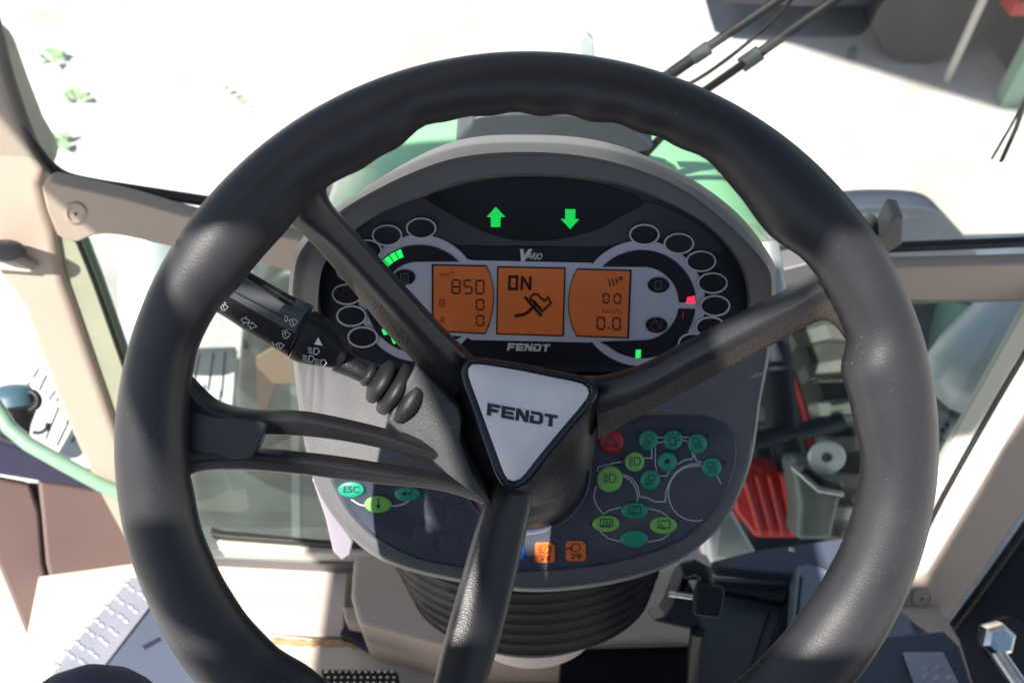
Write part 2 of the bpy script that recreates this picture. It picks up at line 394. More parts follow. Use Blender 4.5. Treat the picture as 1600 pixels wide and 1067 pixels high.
def spoke(name, st, m, ms, parent=wheel, n=36, thick=.018, drop=.012, plane=WHEEL, label=None):
    P = cat_open([(*a, *b, *c, h) for a, b, c, h in st], n); loops = []
    for q in P:
        h = q[6]; a = plane.hit(q[0], q[1], h-.003); b = plane.hit(q[2], q[3], h); c = plane.hit(q[4], q[5], h-drop)
        sec = [a, a.lerp(b, .5)+plane.n*.0012, b, b.lerp(c, .5), c, c-plane.n*thick*.5, a-plane.n*thick]
        for _ in range(2):                                  # round the section (corner cutting)
            s2 = []
            for i in range(len(sec)):
                p0, p1 = sec[i], sec[(i+1) % len(sec)]; s2 += [p0.lerp(p1, .25), p0.lerp(p1, .75)]
            sec = s2
        loops.append(sec)
    k = len(loops[0]); vs, fs = loft(loops, True, True, True)
    # inner faces (b to c side) take the side material
    fm = []
    for i in range(len(loops)-1):
        for j in range(k): fm.append(1 if (2.1*k/7 < j < 4.6*k/7) else 0)
    fm += [0, 0]
    return mk(name, vs, fs, [m, ms], parent, smooth=True, angle=60, fmats=fm, label=label)
spoke('spoke', [((562,232),(490,280),(396,388),.001),((524,266),(480,300),(426,356),-.004),((504,290),(466,322),(443,347),-.010),((509,316),(474,348),(457,354),-.017),((545,358),(522,385),(495,391),-.03),((600,418),(580,445),(550,456),-.046),
 ((655,478),(636,502),(605,524),-.062),((700,526),(683,552),(657,580),-.076),((742,566),(725,590),(700,645),-.090)], M['spoke'], M['spoke_side'])
spoke('spoke', [((1372,335),(1372,430),(1352,585),.002),((1322,405),(1330,444),(1324,528),-.003),((1290,429),(1296,450),(1296,503),-.010),((1250,450),(1252,476),(1262,512),-.020),((1200,476),(1202,501),(1210,540),-.033),((1130,511),(1132,539),(1140,579),-.048),
 ((1060,548),(1062,577),(1070,617),-.062),((1000,578),(1002,608),(1005,650),-.075),((930,596),(932,628),(935,690),-.090)], M['spoke'], M['spoke_side'])
spoke('spoke', [((775,742),(802,750),(834,757),-.096),((757,790),(783,797),(830,795),-.080),((735,860),(766,866),(817,860),-.068),((700,985),(740,995),(787,985),-.044),((679,1067),(720,1080),(762,1067),-.028),
 ((655,1160),(700,1170),(742,1150),-.010),((640,1210),(690,1220),(735,1200),-.004)], M['spoke'], M['spoke'])
lsp = prism('spoke', cat_closed([(268,600),(300,618),(336,640),(372,652),(404,658),(415,666),(404,694),(397,709),(380,716),(340,718),(300,722),(266,730),(258,670)], 60), WHEEL, .012, M['spoke'], wheel, bevel=.003, h=-.0065, seg=4)
spoke('spoke_bar', [((268,566),(262,590),(262,640),.000),((303,604),(300,622),(300,660),-.003),((336,632),(338,648),(342,676),-.0055),((390,645),(390,657),(396,680),-.008),((470,648),(470,659),(470,683),-.020),((545,662),(545,673),(545,692),-.038),((619,681),(619,692),(619,708),-.058),((700,708),(700,718),(700,735),-.085)], M['spoke'], M['spoke'], lsp, thick=.012, drop=.006)
spoke('spoke_bar', [((262,700),(262,725),(262,770),.000),((305,702),(305,720),(305,741),-.004),((375,704),(375,716),(375,736),-.008),((470,713),(470,724),(470,743),-.020),((525,719),(525,731),(525,750),-.034),((600,731),(600,743),(600,758),-.056),((690,747),(690,757),(690,768),-.082),((765,768),(765,778),(765,792),-.098)], M['spoke'], M['spoke'], lsp, thick=.012, drop=.006)
def by_angle(px, c, n=72):
    """resample a traced outline by angle round a point"""
    out = []; k = len(px)
    for i in range(n):
        a = 2*pi*i/n; d = Vv((cos(a), sin(a))); best = None
        for j in range(k):
            p, q = Vv(px[j]), Vv(px[(j+1) % k]); e = q-p; den = d.x*e.y-d.y*e.x
            if abs(den) < 1e-9: continue
            w0 = p-Vv(c); t = (w0.x*e.y-w0.y*e.x)/den; u = (w0.x*d.y-w0.y*d.x)/den
            if t > 0 and -1e-6 <= u <= 1+1e-6 and (best is None or t > best): best = t
        out.append((c[0]+d.x*best, c[1]+d.y*best))
    return out
def scale_px(l, c, s): return [(c[0]+(x-c[0])*s, c[1]+(y-c[1])*s) for x, y in l]
TC = (822, 640)
bad = cat_closed([(731,587),(732,574),(743,568),(800,576),(860,588),(907,598),(919,606),(918,622),(880,668),(845,710),(818,744),(804,752),(790,746),(772,700),(750,640)], 96)
bez = cat_closed([(721,592),(722,572),(736,560),(800,567),(860,579),(912,590),(931,603),(931,624),(890,674),(855,716),(827,753),(804,765),(780,754),(760,704),(739,645)], 96)
bad, bez = by_angle(bad, TC), by_angle(bez, TC)
def lp(px, h, plane=WHEEL): return [plane.hit(x, y, h) for x, y in px]
circ = lambda cx, cy, rx, ry=None: ell(cx, cy, rx, ry or rx, 72, 0, -360)
mix = lambda a, b, t: [(p[0]+(q[0]-p[0])*t, p[1]+(q[1]-p[1])*t) for p, q in zip(a, b)]
c1 = circ(818, 684, 112, 104); big = scale_px(bez, TC, 1.06)
L = [lp(scale_px(bez, TC, .9), -.0855), lp(bez, -.0855), lp(scale_px(bez, TC, 1.03), -.088), lp(mix(scale_px(bez, TC, 1.08), c1, .25), -.095), lp(mix(scale_px(bez, TC, 1.1), c1, .6), -.105), lp(c1, -.118), lp(circ(818, 690, 112, 104), -.128), lp(circ(820, 712, 98, 96), -.130)]
hubtop = L[-1]; L.append([PANEL.hit(x, y, -.004) for x, y in circ(822, 738, 94, 92)])
vs, fs = loft(L, True, True, False); mk('hub', vs, fs, M['hub'], wheel, smooth=True, angle=45)
# badge with glossy frame
L = [lp(scale_px(bez, TC, 1.005), -.0850), lp(scale_px(bez, TC, 1.0), -.0815), lp(scale_px(bez, TC, .985), -.0795), lp(scale_px(bad, TC, 1.025), -.0795), lp(scale_px(bad, TC, 1.01), -.0815), lp(scale_px(bad, TC, 1.0), -.0835)]
vs, fs = loft(L, True, False, False); mk('badge_frame', vs, fs, M['bezel'], wheel, smooth=True)
L = [lp(scale_px(bad, TC, 1.0), -.0835), lp(scale_px(bad, TC, .995), -.0805), lp(scale_px(bad, TC, .975), -.0795), lp(scale_px(bad, TC, .5), -.0792)]
vs, fs = loft(L, True, False, True); badge = mk('badge', vs, fs, M['badge'], wheel, smooth=True)
wd = block_word('FENDT', (760.5, 648.5), (870, 668), (760, 629.5), gap=.10, shear=.10)
halo = block_word('FENDT', (759, 650.5), (871, 670.5), (758.5, 628), gap=.06, shear=.10)
decal('badge_lettering_edge', halo, WHEEL, -.07885, M['badge_halo'], badge, .0006)
decal('badge_lettering', wd, WHEEL, -.0785, M['badge_ink'], badge, .0006)

# ------------------------------------------------------------------ dashboard
dash = thing('instrument_console', 'grey hooded instrument console with three orange displays and coloured keys behind the steering wheel', 'dashboard', V(830, 640, .68))
CL = [(840,276),(950,286),(1030,312),(1100,350),(1147,400),(1166,450),(1164,505),(1140,550),(1060,581),(950,586),(830,584),(700,580),(600,571),(540,546),(508,505),(499,455),(509,405),(540,373),(588,338),(640,316),(740,283)]
OUTC = [(840,238),(960,254),(1060,292),(1140,352),(1196,412),(1206,455),(1200,540),(1186,620),(1166,735),(1115,828),(1015,890),(858,917),(721,903),(593,866),(514,788),(482,700),(462,545),(458,440),(480,378),(560,312),(700,250)]
OUTD = [(838,211),(960,226),(1072,275),(1153,334),(1205,403),(1213,445),(1205,540),(1190,620),(1170,735),(1119,830),(1017,896),(858,924),(721,910),(590,872),(511,792),(477,700),(456,545),(452,440),(474,370),(556,303),(700,224)]
NL = 168
CLr, Cr, Dr = cat_closed(CL, NL), cat_closed(OUTC, NL), cat_closed(OUTD, NL)
def sstep(a, b, x): t = max(0, min(1, (x-a)/(b-a))); return t*t*(3-2*t)
def hoodw(x, y): return sstep(540, 400, y)
def dp(px, off): return [V(x, y, ddepth(x, y)+off(x, y)) for x, y in px]
L = [dp(CLr, lambda x, y: 0.0)]
L.append(dp(scale_px(CLr, (832, 430), 1.006), lambda x, y: -.030*hoodw(x, y)-.0006))
for t in (.12, .3, .5, .7, .85): L.append(dp(mix(CLr, Cr, t), lambda x, y, t=t: -.034*hoodw(x, y)-.001))
for t in (.95, 1.0): L.append(dp(mix(CLr, Cr, t), lambda x, y, t=t: -.037*hoodw(x, y)-.0016))
L.append(dp(mix(Cr, Dr, .5), lambda x, y: -.030*hoodw(x, y)+.001 + .02*sstep(330, 240, y)))
L.append(dp(Dr, lambda x, y: -.018*hoodw(x, y)+.008 + .07*sstep(400, 220, y)))
cD = (832, 590)
L.append(dp(scale_px(Dr, cD, .985), lambda x, y: .030 + .06*sstep(400, 220, y)))
L.append([V(x, y, .73) for x, y in scale_px(Dr, cD, .90)])
L.append([V(x, y, .76) for x, y in scale_px(Dr, cD, .70)])
vs, fs = loft(L, True, False, True); mk('console_shell', vs, fs, M['shell'], dash, smooth=True, angle=55)
# cluster face
C0 = [CLUST.hit(x, min(y, 581), .0) for x, y in CLr]
mk('cluster_face', C0, [tuple(range(NL))], M['clust'], dash)
fc = lambda nm, polys, h, m, par=dash, t=.0004, label=None: decal(nm, polys, CLUST, h, m, par, t, label)
grey = cat_closed([(588,338),(620,325),(667,310),(700,332),(760,362),(830,376),(930,360),(970,338),(1005,317),(1050,330),(1100,358),(1130,392),(1090,392),(1040,375),(1000,372),(940,385),(830,384),(716,383),(660,368),(600,380),(565,395),(550,380)], 110)
fc('cluster_panel_grey', [grey], .0006, M['clust_grey'])
lens = cat_closed([(667,310),(700,299),(740,288),(790,280),(845,278.5),(900,283),(960,295),(1005,317),(968,340),(930,360),(880,373),(835,376.5),(790,373),(745,358),(700,333)], 90)
fc('lamp_window', [lens], .0012, M['lens'])
fc('name_band', [[(690,384),(965,388),(940,410),(735,408)]], .0011, M['band'])
fc('name_band', [[(722,530),(935,535),(975,572),(700,566)]], .0011, M['band'])
# silver gauge surround
def arc(cx, cy, rx, ry, a0, a1, n=30): return ell(cx, cy, rx, ry, n, a0, a1)
LC, RC = (655, 466), (1003, 474)
sil = arc(LC[0], LC[1], 95, 99, 38, 322, 60) + [(737,531),(830,533),(920,535)] + arc(RC[0], RC[1], 99, 98, 218, 503, 60) + [(925,411),(830,409),(740,407)]
fc('gauge_surround', [sil], .0016, M['silver'])
def crescent(cx, cy, top, side, ax):
    s = 1 if side > 0 else -1
    A = lambda rx, ry, a0, a1: [(cx+s*rx*cos(radians(a)), cy-ry*sin(radians(a))) for a in [a0+(a1-a0)*i/24 for i in range(25)]]
    if top: return [(cx-s*62, cy-57)] + A(85, 83, 132, 1)[1:] + A(58, 57, 1, 84)
    return [(cx-s*66, cy+60)] + A(84, 86, -134, -6)[1:] + A(58, 58, -8, -84)
for (c, s) in ((LC, -1), (RC, 1)):
    fc('gauge_arc', [crescent(c[0], c[1], True, s, 0)], .0022, M['band'])
    fc('gauge_arc', [crescent(c[0], c[1], False, s, 0)], .0022, M['band'])
def radial(c, a, da, r0, r1, ry=.98):
    return [(c[0]+r*cos(radians(q)), c[1]-r*ry*sin(radians(q))) for r, q in ((r0, a-da), (r1, a-da), (r1, a+da), (r0, a+da))]
for a in (113.5, 121, 128.5, 136): fc('gauge_light', [radial(LC, a, 3.1, 70, 83)], .0027, M['led_green'], label='lit green gauge segment')
for c in ((601, 519), (616, 532.5)): fc('gauge_light', [[(c[0]-5, c[1]-4), (c[0]+1, c[1]-5), (c[0]+5, c[1]+3), (c[0]-1, c[1]+5)]], .0027, M['led_green'])
fc('gauge_light', [[(1074,464.5),(1086,462.5),(1087,474),(1072,474)]], .0027, M['led_red'], label='lit red gauge segment')
fc('gauge_light', [[(1066.5,487),(1068,487),(1068,498),(1066,499)]], .0027, M['led_red_dim'])
fc('gauge_light', [[(993.5,547),(1001.5,546.5),(1001,559),(993,559.5)]], .0027, M['led_green'])
OV = [(1007,367),(1061,381),(1095.6,408.5),(1113.6,442.5),(1117.5,478),(1110.5,511.5),(1083,537),(658,357),(604.7,368),(573,391),(549,424),(542,460),(549,494),(566.5,527)]
for x, y in OV:
    g = fc('warning_lamp', [ell(x, y, 22.5, 15.5)], .0022, M['lamp_off'])
    fc('lamp_ring', stroke(ell(x, y, 22.5, 15.5, 44), 2.2, True), .0030, M['ring'], g, .0008)
for x, y, k in ((1029,445.5,0),(1026,508,1),(631.7,433.5,2)):
    g = fc('tell_tale', [ell(x, y, 17, 12.3)], .0022, M['lamp_off'])
    ic = {0: stroke([(1024,440),(1033,440),(1033,452),(1024,452)], 1.6, True), 1: stroke(ell(1023, 510, 7, 6), 1.3, True)+stroke([(1020,503),(1023,498),(1026,503)], 1.3)+stroke([(1033,502),(1033,515)], 1.2),
          2: stroke([(626,428),(638,427),(638,442),(626,442)], 1.3, True)+stroke(ell(632, 436, 2, 3, 10), 1.2, True)}[k]
    fc('tell_tale_symbol', ic, .0028, M['icon_dim'], g)
# displays
lcdL = [(677.5,415.5),(759,417),(765,430),(769.5,450),(770.5,468),(768.5,487),(763,508),(757.5,520),(677.5,516)]
lcdM = [(779,418.5),(881.5,420.5),(878.5,523.5),(777.5,520.5)]
lcdR = [(902.5,422),(984,424),(979.8,526.5),(901,524),(894,508),(889.5,489),(888.5,472),(891,452),(896,434)]
def screen(poly):
    c = (sum(p[0] for p in poly)/len(poly), sum(p[1] for p in poly)/len(poly))
    fr = fc('display_frame', [scale_px(poly, c, 1.045)], .0021, M['lcd_frame'])
    return fc('display', [poly], .0027, M['lcd'], fr)
s1, s2, s3 = screen(lcdL), screen(lcdM), screen(lcdR)
s1, s2, s3 = s1.parent, s2.parent, s3.parent
HS = .0031
seg = []
for i, ch in enumerate('850'): seg += digit(ch, 706.5+i*18.6, 438+i*.4, 12, 20.5)
seg += digit('0', 744.5, 468.5, 11, 15.5, 2)+digit('0', 744.5, 493.5, 11, 15, 2)
fc('display_digits', seg, HS, M['seg'], s1)
text_px('display_unit', 'min', ((687,432),(703,432.4),(687,425)), CLUST, HS, M['seg_soft'], s1)
fc('display_unit', stroke([(703,426),(706,426)], 1)+stroke([(708,423),(708,429)], 1.2)+stroke([(687,469),(694,469),(694,479),(687,479)], 1.6, True)+stroke([(688,474),(694,474)], 1.2)+stroke([(688,496),(694,498),(688,501),(694,505)], 1.4), HS, M['seg_soft'], s1)
on = stroke([(796.5,432.5),(808,432.7),(807.3,452),(795.5,451.7)], 4, True)+stroke([(815,453.5),(816,431.5)], 4)+stroke([(816.5,433),(828,452)], 4.2)+stroke([(828,454),(829,432)], 4)
on += stroke([(820,464),(846,494)], 4.5)+stroke([(828,466),(834,459.5),(840,460),(846,467),(852,470),(856,465),(861,474),(847,487),(828,466)], 3)+stroke([(833,470),(845,483)], 4)+stroke([(804,494),(818,492),(826,487),(838,474)], 4.5)
fc('display_symbol', on, HS, M['seg'], s2)
fc('display_digits', digit('0', 942.5, 459.5, 9, 14, 2)+digit('0', 960, 460, 9.5, 14, 2)+digit('0', 933.5, 496.5, 11, 18, 2.4)+digit('0', 958, 497, 11, 18, 2.4)+stroke([(950,513),(952.4,513)], 2.6), HS, M['seg'], s3)
fc('display_symbol', stroke([(950,437),(953,442),(953,448)], 1.8)+stroke([(956,436),(959,441),(959,447)], 1.8)+stroke([(962,435),(964,439),(964,443)], 1.8)+stroke([(967.5,434),(972,433),(972.5,437),(968.5,438)], 1.5, True), HS, M['seg'], s3)
text_px('display_unit', 'km/h', ((941,489.5),(971,490),(941,482)), CLUST, HS, M['seg_soft'], s3)
# direction arrows
fc('direction_arrow', [[(774.7,323.5),(789.6,339.5),(782.3,339.5),(781.8,355),(767,355),(766.8,339.5),(760.4,339.5)]], .0018, M['led_arrow'], label='lit green up arrow')
fc('direction_arrow', [[(883.2,327),(899.2,327.3),(898.9,342.6),(905,342.8),(891,358.3),(876,342.3),(883,342.5)]], .0018, M['led_arrow'], label='lit green down arrow')
# words on the cluster
fc('transmission_lettering', [[(812.5,389.5),(818,389.5),(819,400),(826,389.5),(832,389.5),(818.5,409),(814.5,409)]], .0018, M['ring'])
text_px('transmission_lettering', 'ARIO', ((823,404.5),(846.5,406.5),(824.5,394)), CLUST, .0018, M['ring'], dash, .25, .018)
fc('maker_lettering', block_word('FENDT', (792, 547.5), (858, 549.5), (792, 536), gap=.12, shear=.18), .0018, M['ring'])

# key panel
PADL = [(921,600),(1000,610),(1100,620),(1150,640),(1158,690),(1150,745),(1126,800),(1070,845),(990,874),(900,890),(800,893),(700,881),(610,850),(560,812),(530,768),(521,740),(560,725),(700,700),(760,640),(820,600)]
# frame relief: an inset pad with softly raised edge
pad = cat_closed([(992,652),(1060,652),(1105,654),(1133,668),(1147,693),(1144,732),(1128,775),(1096,818),(1049,851),(964,877),(880,889),(800,892),(721,886),(650,872),(595,845),(552,806),(529,768),(521,742),(560,735),(640,738),(700,740),(800,720),(900,680),(940,660)], 150)
PADC = (830, 780)
L = [[PANEL.hit(x, y, .0018) for x, y in scale_px(pad, PADC, 1.012)], [PANEL.hit(x, y, .0034) for x, y in scale_px(pad, PADC, 1.004)], [PANEL.hit(x, y, .0034) for x, y in scale_px(pad, PADC, .992)], [PANEL.hit(x, y, .0026) for x, y in scale_px(pad, PADC, .985)]]
vs, fs = loft(L, True, False, True); mk('key_pad', vs, fs, M['pad'], dash, smooth=True, angle=60)
KH = .0026
pc = lambda nm, polys, h, m, par=dash, t=.0003, label=None: decal(nm, polys, PANEL, KH+h, m, par, t, label)
pc('column_ring', stroke(ell(822, 735, 101, 99, 70), 3, True), .0012, M['pad_edge'], dash, .001)
Z = lambda pts: [(880+x/3.556, 620+y/3.556) for x, y in pts]
lines = []
for p in ([(188,415),(195,390),(270,370),(345,355)], [(450,340),(492,340),(492,290)], [(512,285),(512,370),(520,415)], [(525,225),(560,225)], [(525,255),(555,250)], [(660,222),(700,225)], [(665,240),(685,243),(692,255)],
          [(712,300),(722,340),(680,350),(635,375)], [(728,315),(740,355),(770,362)], [(535,438),(575,438),(592,415)],
          [(765,372),(735,371),(700,376),(660,392),(620,425),(590,475),(570,535),(567,582),(510,582),(460,557),(425,555),(415,500),(385,455),(330,427)],
          [(330,440),(370,462),(398,500),(412,545),(412,582)], [(185,495),(172,545),(185,600),(216,642)],
          [(212,655),(260,628),(322,612)], [(472,618),(540,635),(590,668)], [(590,760),(550,790),(472,806)], [(205,748),(250,785),(320,803)]):
    q = Z(p); q = cat_open(q, 24) if len(p) > 3 and p[0] not in ((188,415), (665,240)) and len(p) != 14 else q
    lines += stroke(q, 1.5)
lines += stroke(ell(1086.7, 770.5, 42.5, 43, 60, 20, 285), 1.5)
pc('printed_lines', lines, .0002, M['line'])
pc('printed_lines', stroke(cat_open([(549,780),(562,788),(574,790)], 10), 2)+stroke(cat_open([(608,791),(628,788),(642,780)], 10), 2), .0002, M['line'])
def key(x, y, rx, ry, m, icon=None, ink=None, rot=0, label=None):
    b = ell(x, y, rx, ry, 40, 0, 360, rot); L = []
    for s, h in ((1.0, -.0003), (1.0, .0010), (.95, .0019), (.80, .0024), (.4, .0026)): L.append([PANEL.hit(px, py, KH+h) for px, py in scale_px(b, (x, y), s)])
    vs, fs = loft(L, True, False, True); k = mk('key', vs, fs, m, dash, smooth=True, label=label)
    if icon: pc('key_symbol', icon, .00285, ink or M['ink'], k, .0003)
    return k
def lamp_icon(x, y, s=1, flip=1):                            # round work lamp with rays
    o = stroke(ell(x+2*flip*s, y-2.5*s, 5.5*s, 4.5*s, 16), 1.2, True)
    for i in range(4): o += stroke([(x+flip*(-6+i*3.2)*s, y+(3+.3*i)*s), (x+flip*(-9.5+i*3.2+1.2)*s, y+(9)*s)], 1.1)
    o += stroke([(x+flip*-7*s, y-1*s), (x+flip*-5*s, y+1.5*s)], 1.1); return o
def beam_icon(x, y, s=1):
    o = stroke(cat_closed([(x+0*s, y-6*s), (x+5*s, y-6*s), (x+9*s, y), (x+5*s, y+6*s), (x, y+6*s), (x-.5*s, y)], 20), 1.3, True)
    for i in range(5): o += stroke([(x-3*s, y+(-6+3*i)*s), (x-9.5*s, y+(-5+3*i)*s)], 1.1)
    return o
def wipe_icon(x, y, k):
    o = stroke([(x-9, y-5.5), (x+9, y-5.5), (x+9.5, y+5.5), (x-9.5, y+5.5)], 1.3, True)
    if k == 0: o += stroke([(x-5, y-2), (x-1, y+8)], 1.5) + stroke([(x+1, y-5), (x+1, y+2)], 1)+stroke([(x-7, y-10), (x-5, y-11.5)], 1.2)+stroke([(x-2, y-11), (x+1, y-11)], 1.2)+stroke([(x+5, y-11.5), (x+8, y-10)], 1.2)
    if k == 1: o += stroke([(x-6, y-1), (x+1, y+9)], 1.5)
    if k == 2:
        for dx in (-4.5, 0, 4.5): o += stroke(cat_open([(x+dx, y-3), (x+dx+1.6, y), (x+dx-1, y+4), (x+dx, y+8)], 8), 1.3)
    return o
tri = [(954.5,676.5),(967,697.5),(942,697.5)]
key(954.5, 690, 20, 19.5, M['key_red'], stroke(tri, 1.8, True)+stroke(scale_px(tri, (954.5,690.5), .55), 1.4, True), M['ink_red'], label='red hazard key')
key(1013, 687.5, 15.5, 15.5, M['key_teal'], lamp_icon(1013, 687.5, 1.05, 1))
key(1051.5, 687, 15.5, 15.5, M['key_teal'], stroke([(1047,695),(1047,683),(1056,683),(1056,695)], 1.3, True)+stroke([(1051.5,679),(1051.5,675)], 1.2)+stroke([(1045,681),(1041,677)], 1.2)+stroke([(1058,681),(1062,677)], 1.2)+stroke([(1044,687),(1040,687)], 1.2)+stroke([(1059,687),(1063,687)], 1.2))
key(1089.5, 693, 15.5, 15.5, M['key_teal'], lamp_icon(1089.5, 692, 1.05, -1))
key(1112, 729.7, 15.5, 15.5, M['key_teal'], lamp_icon(1112, 729, 1.05, -1))
key(1042.5, 721, 15.3, 15.3, M['key_teal'], [ell(1042.5, 721, 4, 4, 16)])
key(1016, 749, 15.5, 15.5, M['key_teal'], lamp_icon(1016, 748.5, 1.05, 1))
key(991.6, 721, 15.5, 15.3, M['key_lime'], beam_icon(992, 720.5, 1))
key(952.5, 748, 20.5, 20.5, M['key_lime'], beam_icon(953, 747, 1.05))
key(991.6, 797, 21.5, 13, M['key_teal'], wipe_icon(991.6, 797, 0))
key(947, 817.5, 21.5, 13.3, M['key_lime'], wipe_icon(947.5, 816.5, 2))
key(1036.6, 820, 21.5, 13.3, M['key_lime'], wipe_icon(1037.5, 819, 1))
key(991, 841, 22, 13.5, M['key_teal'], label='blank teal key')
k = key(549, 764.5, 21, 12.5, M['key_teal'], label='teal escape key')
text_px('key_lettering', 'ESC', ((536.5,769.5),(561,770),(536.8,759)), PANEL, KH+.0029, M['ink'], k, 0, .012)
key(591, 787.5, 21.5, 13.2, M['key_lime'], stroke([(591,779),(591,795)], 1.7)+[[(587.5,789),(594.5,789),(591,796)]], label='lime down arrow key')
key(637, 771, 21, 11.5, M['key_teal'], stroke([(642,765),(642,771),(632,771)], 1.7)+[[(634,767),(634,775),(627,771)]], label='teal enter key')
for x, y in ((933,749),(924,818.5),(1016,819.5),(972,719),(941,677),(1065,676),(1105,681),(1131,722)): pc('indicator_dot', [ell(x, y, 2.4, 2.4, 12)], .0007, M['ink'])
def okey(x, y, kind):
    r = 15.5; base = [(x-r+2,y-r),(x+r-6,y-r),(x+r,y-r+5),(x+r,y+r-3),(x+r-3,y+r),(x-r+3,y+r),(x-r,y+r-3),(x-r,y-r+3)]
    kk = pc('key', [base], .0012, M['key_orange'], dash, .0015)
    o = stroke(ell(x, y-5, 6.5, 6.5, 20), 1.2, True)+stroke([(x-9,y+5),(x+8,y+5),(x+8,y+8),(x-4,y+8)], 1.1)+stroke(ell(x-4, y+11, 2, 2, 8), 1, True)+stroke(ell(x+5, y+11, 2, 2, 8), 1, True)
    if kind == 0: o += stroke(ell(x, y-5, 9.5, 9, 12, 130, 230), 1.1)+stroke(ell(x, y-5, 9.5, 9, 12, -50, 50), 1.1)+stroke([(x-2.5,y-1),(x+2.5,y-9)], 1.2)
    else: o += stroke([(x-15,y-4),(x-6,y-4)], 2)+stroke([(x-8,y-8),(x-5.5,y-5)], 1.2)+stroke([(x-8,y),(x-5.5,y-4)], 1.2)
    pc('key_symbol', o, .0015, M['ink'], kk)
okey(851.4, 863, 0); okey(899.7, 860.5, 1)
kb = pc('key', [[(790,850),(818,849),(820,875),(792,878)]], .0012, M['key_blue'], dash, .0015, 'blue key half hidden by the lower spoke')
pc('key_symbol', stroke(cat_open([(806,870),(812,872),(816,868)], 8), 1.2), .0015, M['line'], kb)
for x, y in ((659,806),(698,818),(645,844),(686,858)):
    kb = pc('blank_key', [cat_closed([(x,y),(x+7,y-24),(x+33,y-17),(x+27,y+7)], 20)], .0004, M['pad'], dash, .0008)
    pc('key_edge', stroke([(x+9,y-25),(x+6,y-20),(x+.5,y-3),(x+2.5,y+1),(x+15,y+4)], 1.5), .0007, M['pad_edge'], kb)

# ------------------------------------------------------------------ control stalk on the column
stalk = thing('control_stalk', 'black wiper and indicator stalk with white symbols left of the steering wheel hub', 'stalk', V(640, 640, .53))
def SP(h): return Plane(WO + WN*h, WN)
grip = spoke('grip', [((318,398),(303,416),(272,462),-.066),((388,436),(374,455),(336,490),-.070),((435,461),(421,480),(392,526),-.074),((478,481),(464,502),(443,556),-.078),((481,483),(467,504),(446,557),-.079)], M['lever_lit_top'], M['lever'], stalk, thick=.02, drop=.004)
WPL = WHEEL
def sdec(nm, polys, h, m, par, t=.0005): return decal(nm, polys, WPL, h, m, par, t)
H0 = -.0725
# ridges on the lit top face of the grip
for k, (a, b) in enumerate((((352,407),(462,470)),((360,416),(455,478)),)):
    tube([WPL.hit(*a, -.0665), WPL.hit(*((a[0]+b[0])/2, (a[1]+b[1])/2), -.0695), WPL.hit(*b, -.0735)], .0013, M['lever'], 'grip_rib', grip, 8)
def gh(px): return -.0655-.014*(px-318)/160 + .0010
def gstroke(nm, pts, wd, m, par, closed=False, dh=0.0):
    vs, fs = [], []
    for q in stroke(pts, wd, closed):
        b = len(vs); vs += [WPL.hit(x, y, gh(x)+dh) for x, y in q]; fs.append((b, b+1, b+2, b+3))
    return mk(nm, vs, fs, m, par)
wm = M['badge']
def wiper_icon(x, y, s=1, extra=0):
    pts = [(x-7*s,y-4*s),(x+2*s,y-6*s),(x+8*s,y-2*s),(x+1*s,y+6*s),(x-4*s,y+5*s)]
    gstroke('stalk_symbol', pts, 1.0, wm, grip, True); gstroke('stalk_symbol', [(x-3*s,y-6*s),(x+1*s,y+4*s)], 1.0, wm, grip)
    if extra: gstroke('stalk_symbol', [(x-8*s,y-8*s),(x-2*s,y-9*s),(x+4*s,y-10*s)], 1, wm, grip)
wiper_icon(350, 481, .8, 1); wiper_icon(458, 504, .9); wiper_icon(447, 524, .85, 1); wiper_icon(437, 541, .85)
gstroke('stalk_symbol', ell(447, 498, 2.4, 4.2, 14), 1.0, wm, grip, True); gstroke('stalk_symbol', [(425,534),(428,541)], 1.3, wm, grip)
for pts in ([(378,497),(384,494),(384,497),(391,500),(389,506),(383,503),(382,506)],[(402,509),(396,506),(394,513),(389,510),(387,504),(395,503)]):
    pass
gstroke('stalk_symbol', [(377,499),(385,495),(384,498),(390,501),(388,505),(382,503),(381,507)], 1.1, wm, grip, True)
gstroke('stalk_symbol', [(401,510),(394,503),(394,506),(389,504),(387,509),(392,511),(391,514)], 1.1, wm, grip, True)
gstroke('grip_groove', [(368,457),(444,497)], 2.4, M['bezel'], grip, dh=.0003); gstroke('grip_groove_edge', [(368,455.2),(443,494.5),(446,499)], .8, M['lever_lit_top'], grip, dh=.0004)
cone = spoke('collar', [((484,491),(478,503),(450,562),-.078),((500,500),(492,516),(463,568),-.078),((520,517),(512,534),(487,573),-.079),((538,541),(533,556),(512,576),-.081),((545,552),(540,562),(524,577),-.083)], M['lever'], M['lever'], stalk, thick=.02, drop=.003)
for pl in ([(497,527),(504,540),(491,538)],): sdec('stalk_symbol', [pl], -.0755, wm, cone, .0004)
def cs(pts, wd, closed=False): sdec('stalk_symbol', stroke(pts, wd, closed), -.0758, wm, cone, .0003)
for (x, y) in ((492,549),(484,561),(503,567)):
    cs([(x-1,y-5),(x+4,y-5),(x+7,y),(x+3,y+5),(x-2,y+4)], 1.1, True)
    for i in range(3): cs([(x-4,y-4+3.5*i),(x-11,y-6+3.5*i)], 1.0)
NK = [V(528,563,.508), V(548,572,.508), V(566,582,.508), V(590,594,.510)]
tube(NK, lambda t: .0075-.0022*t, M['lever'], 'neck', stalk, 16)
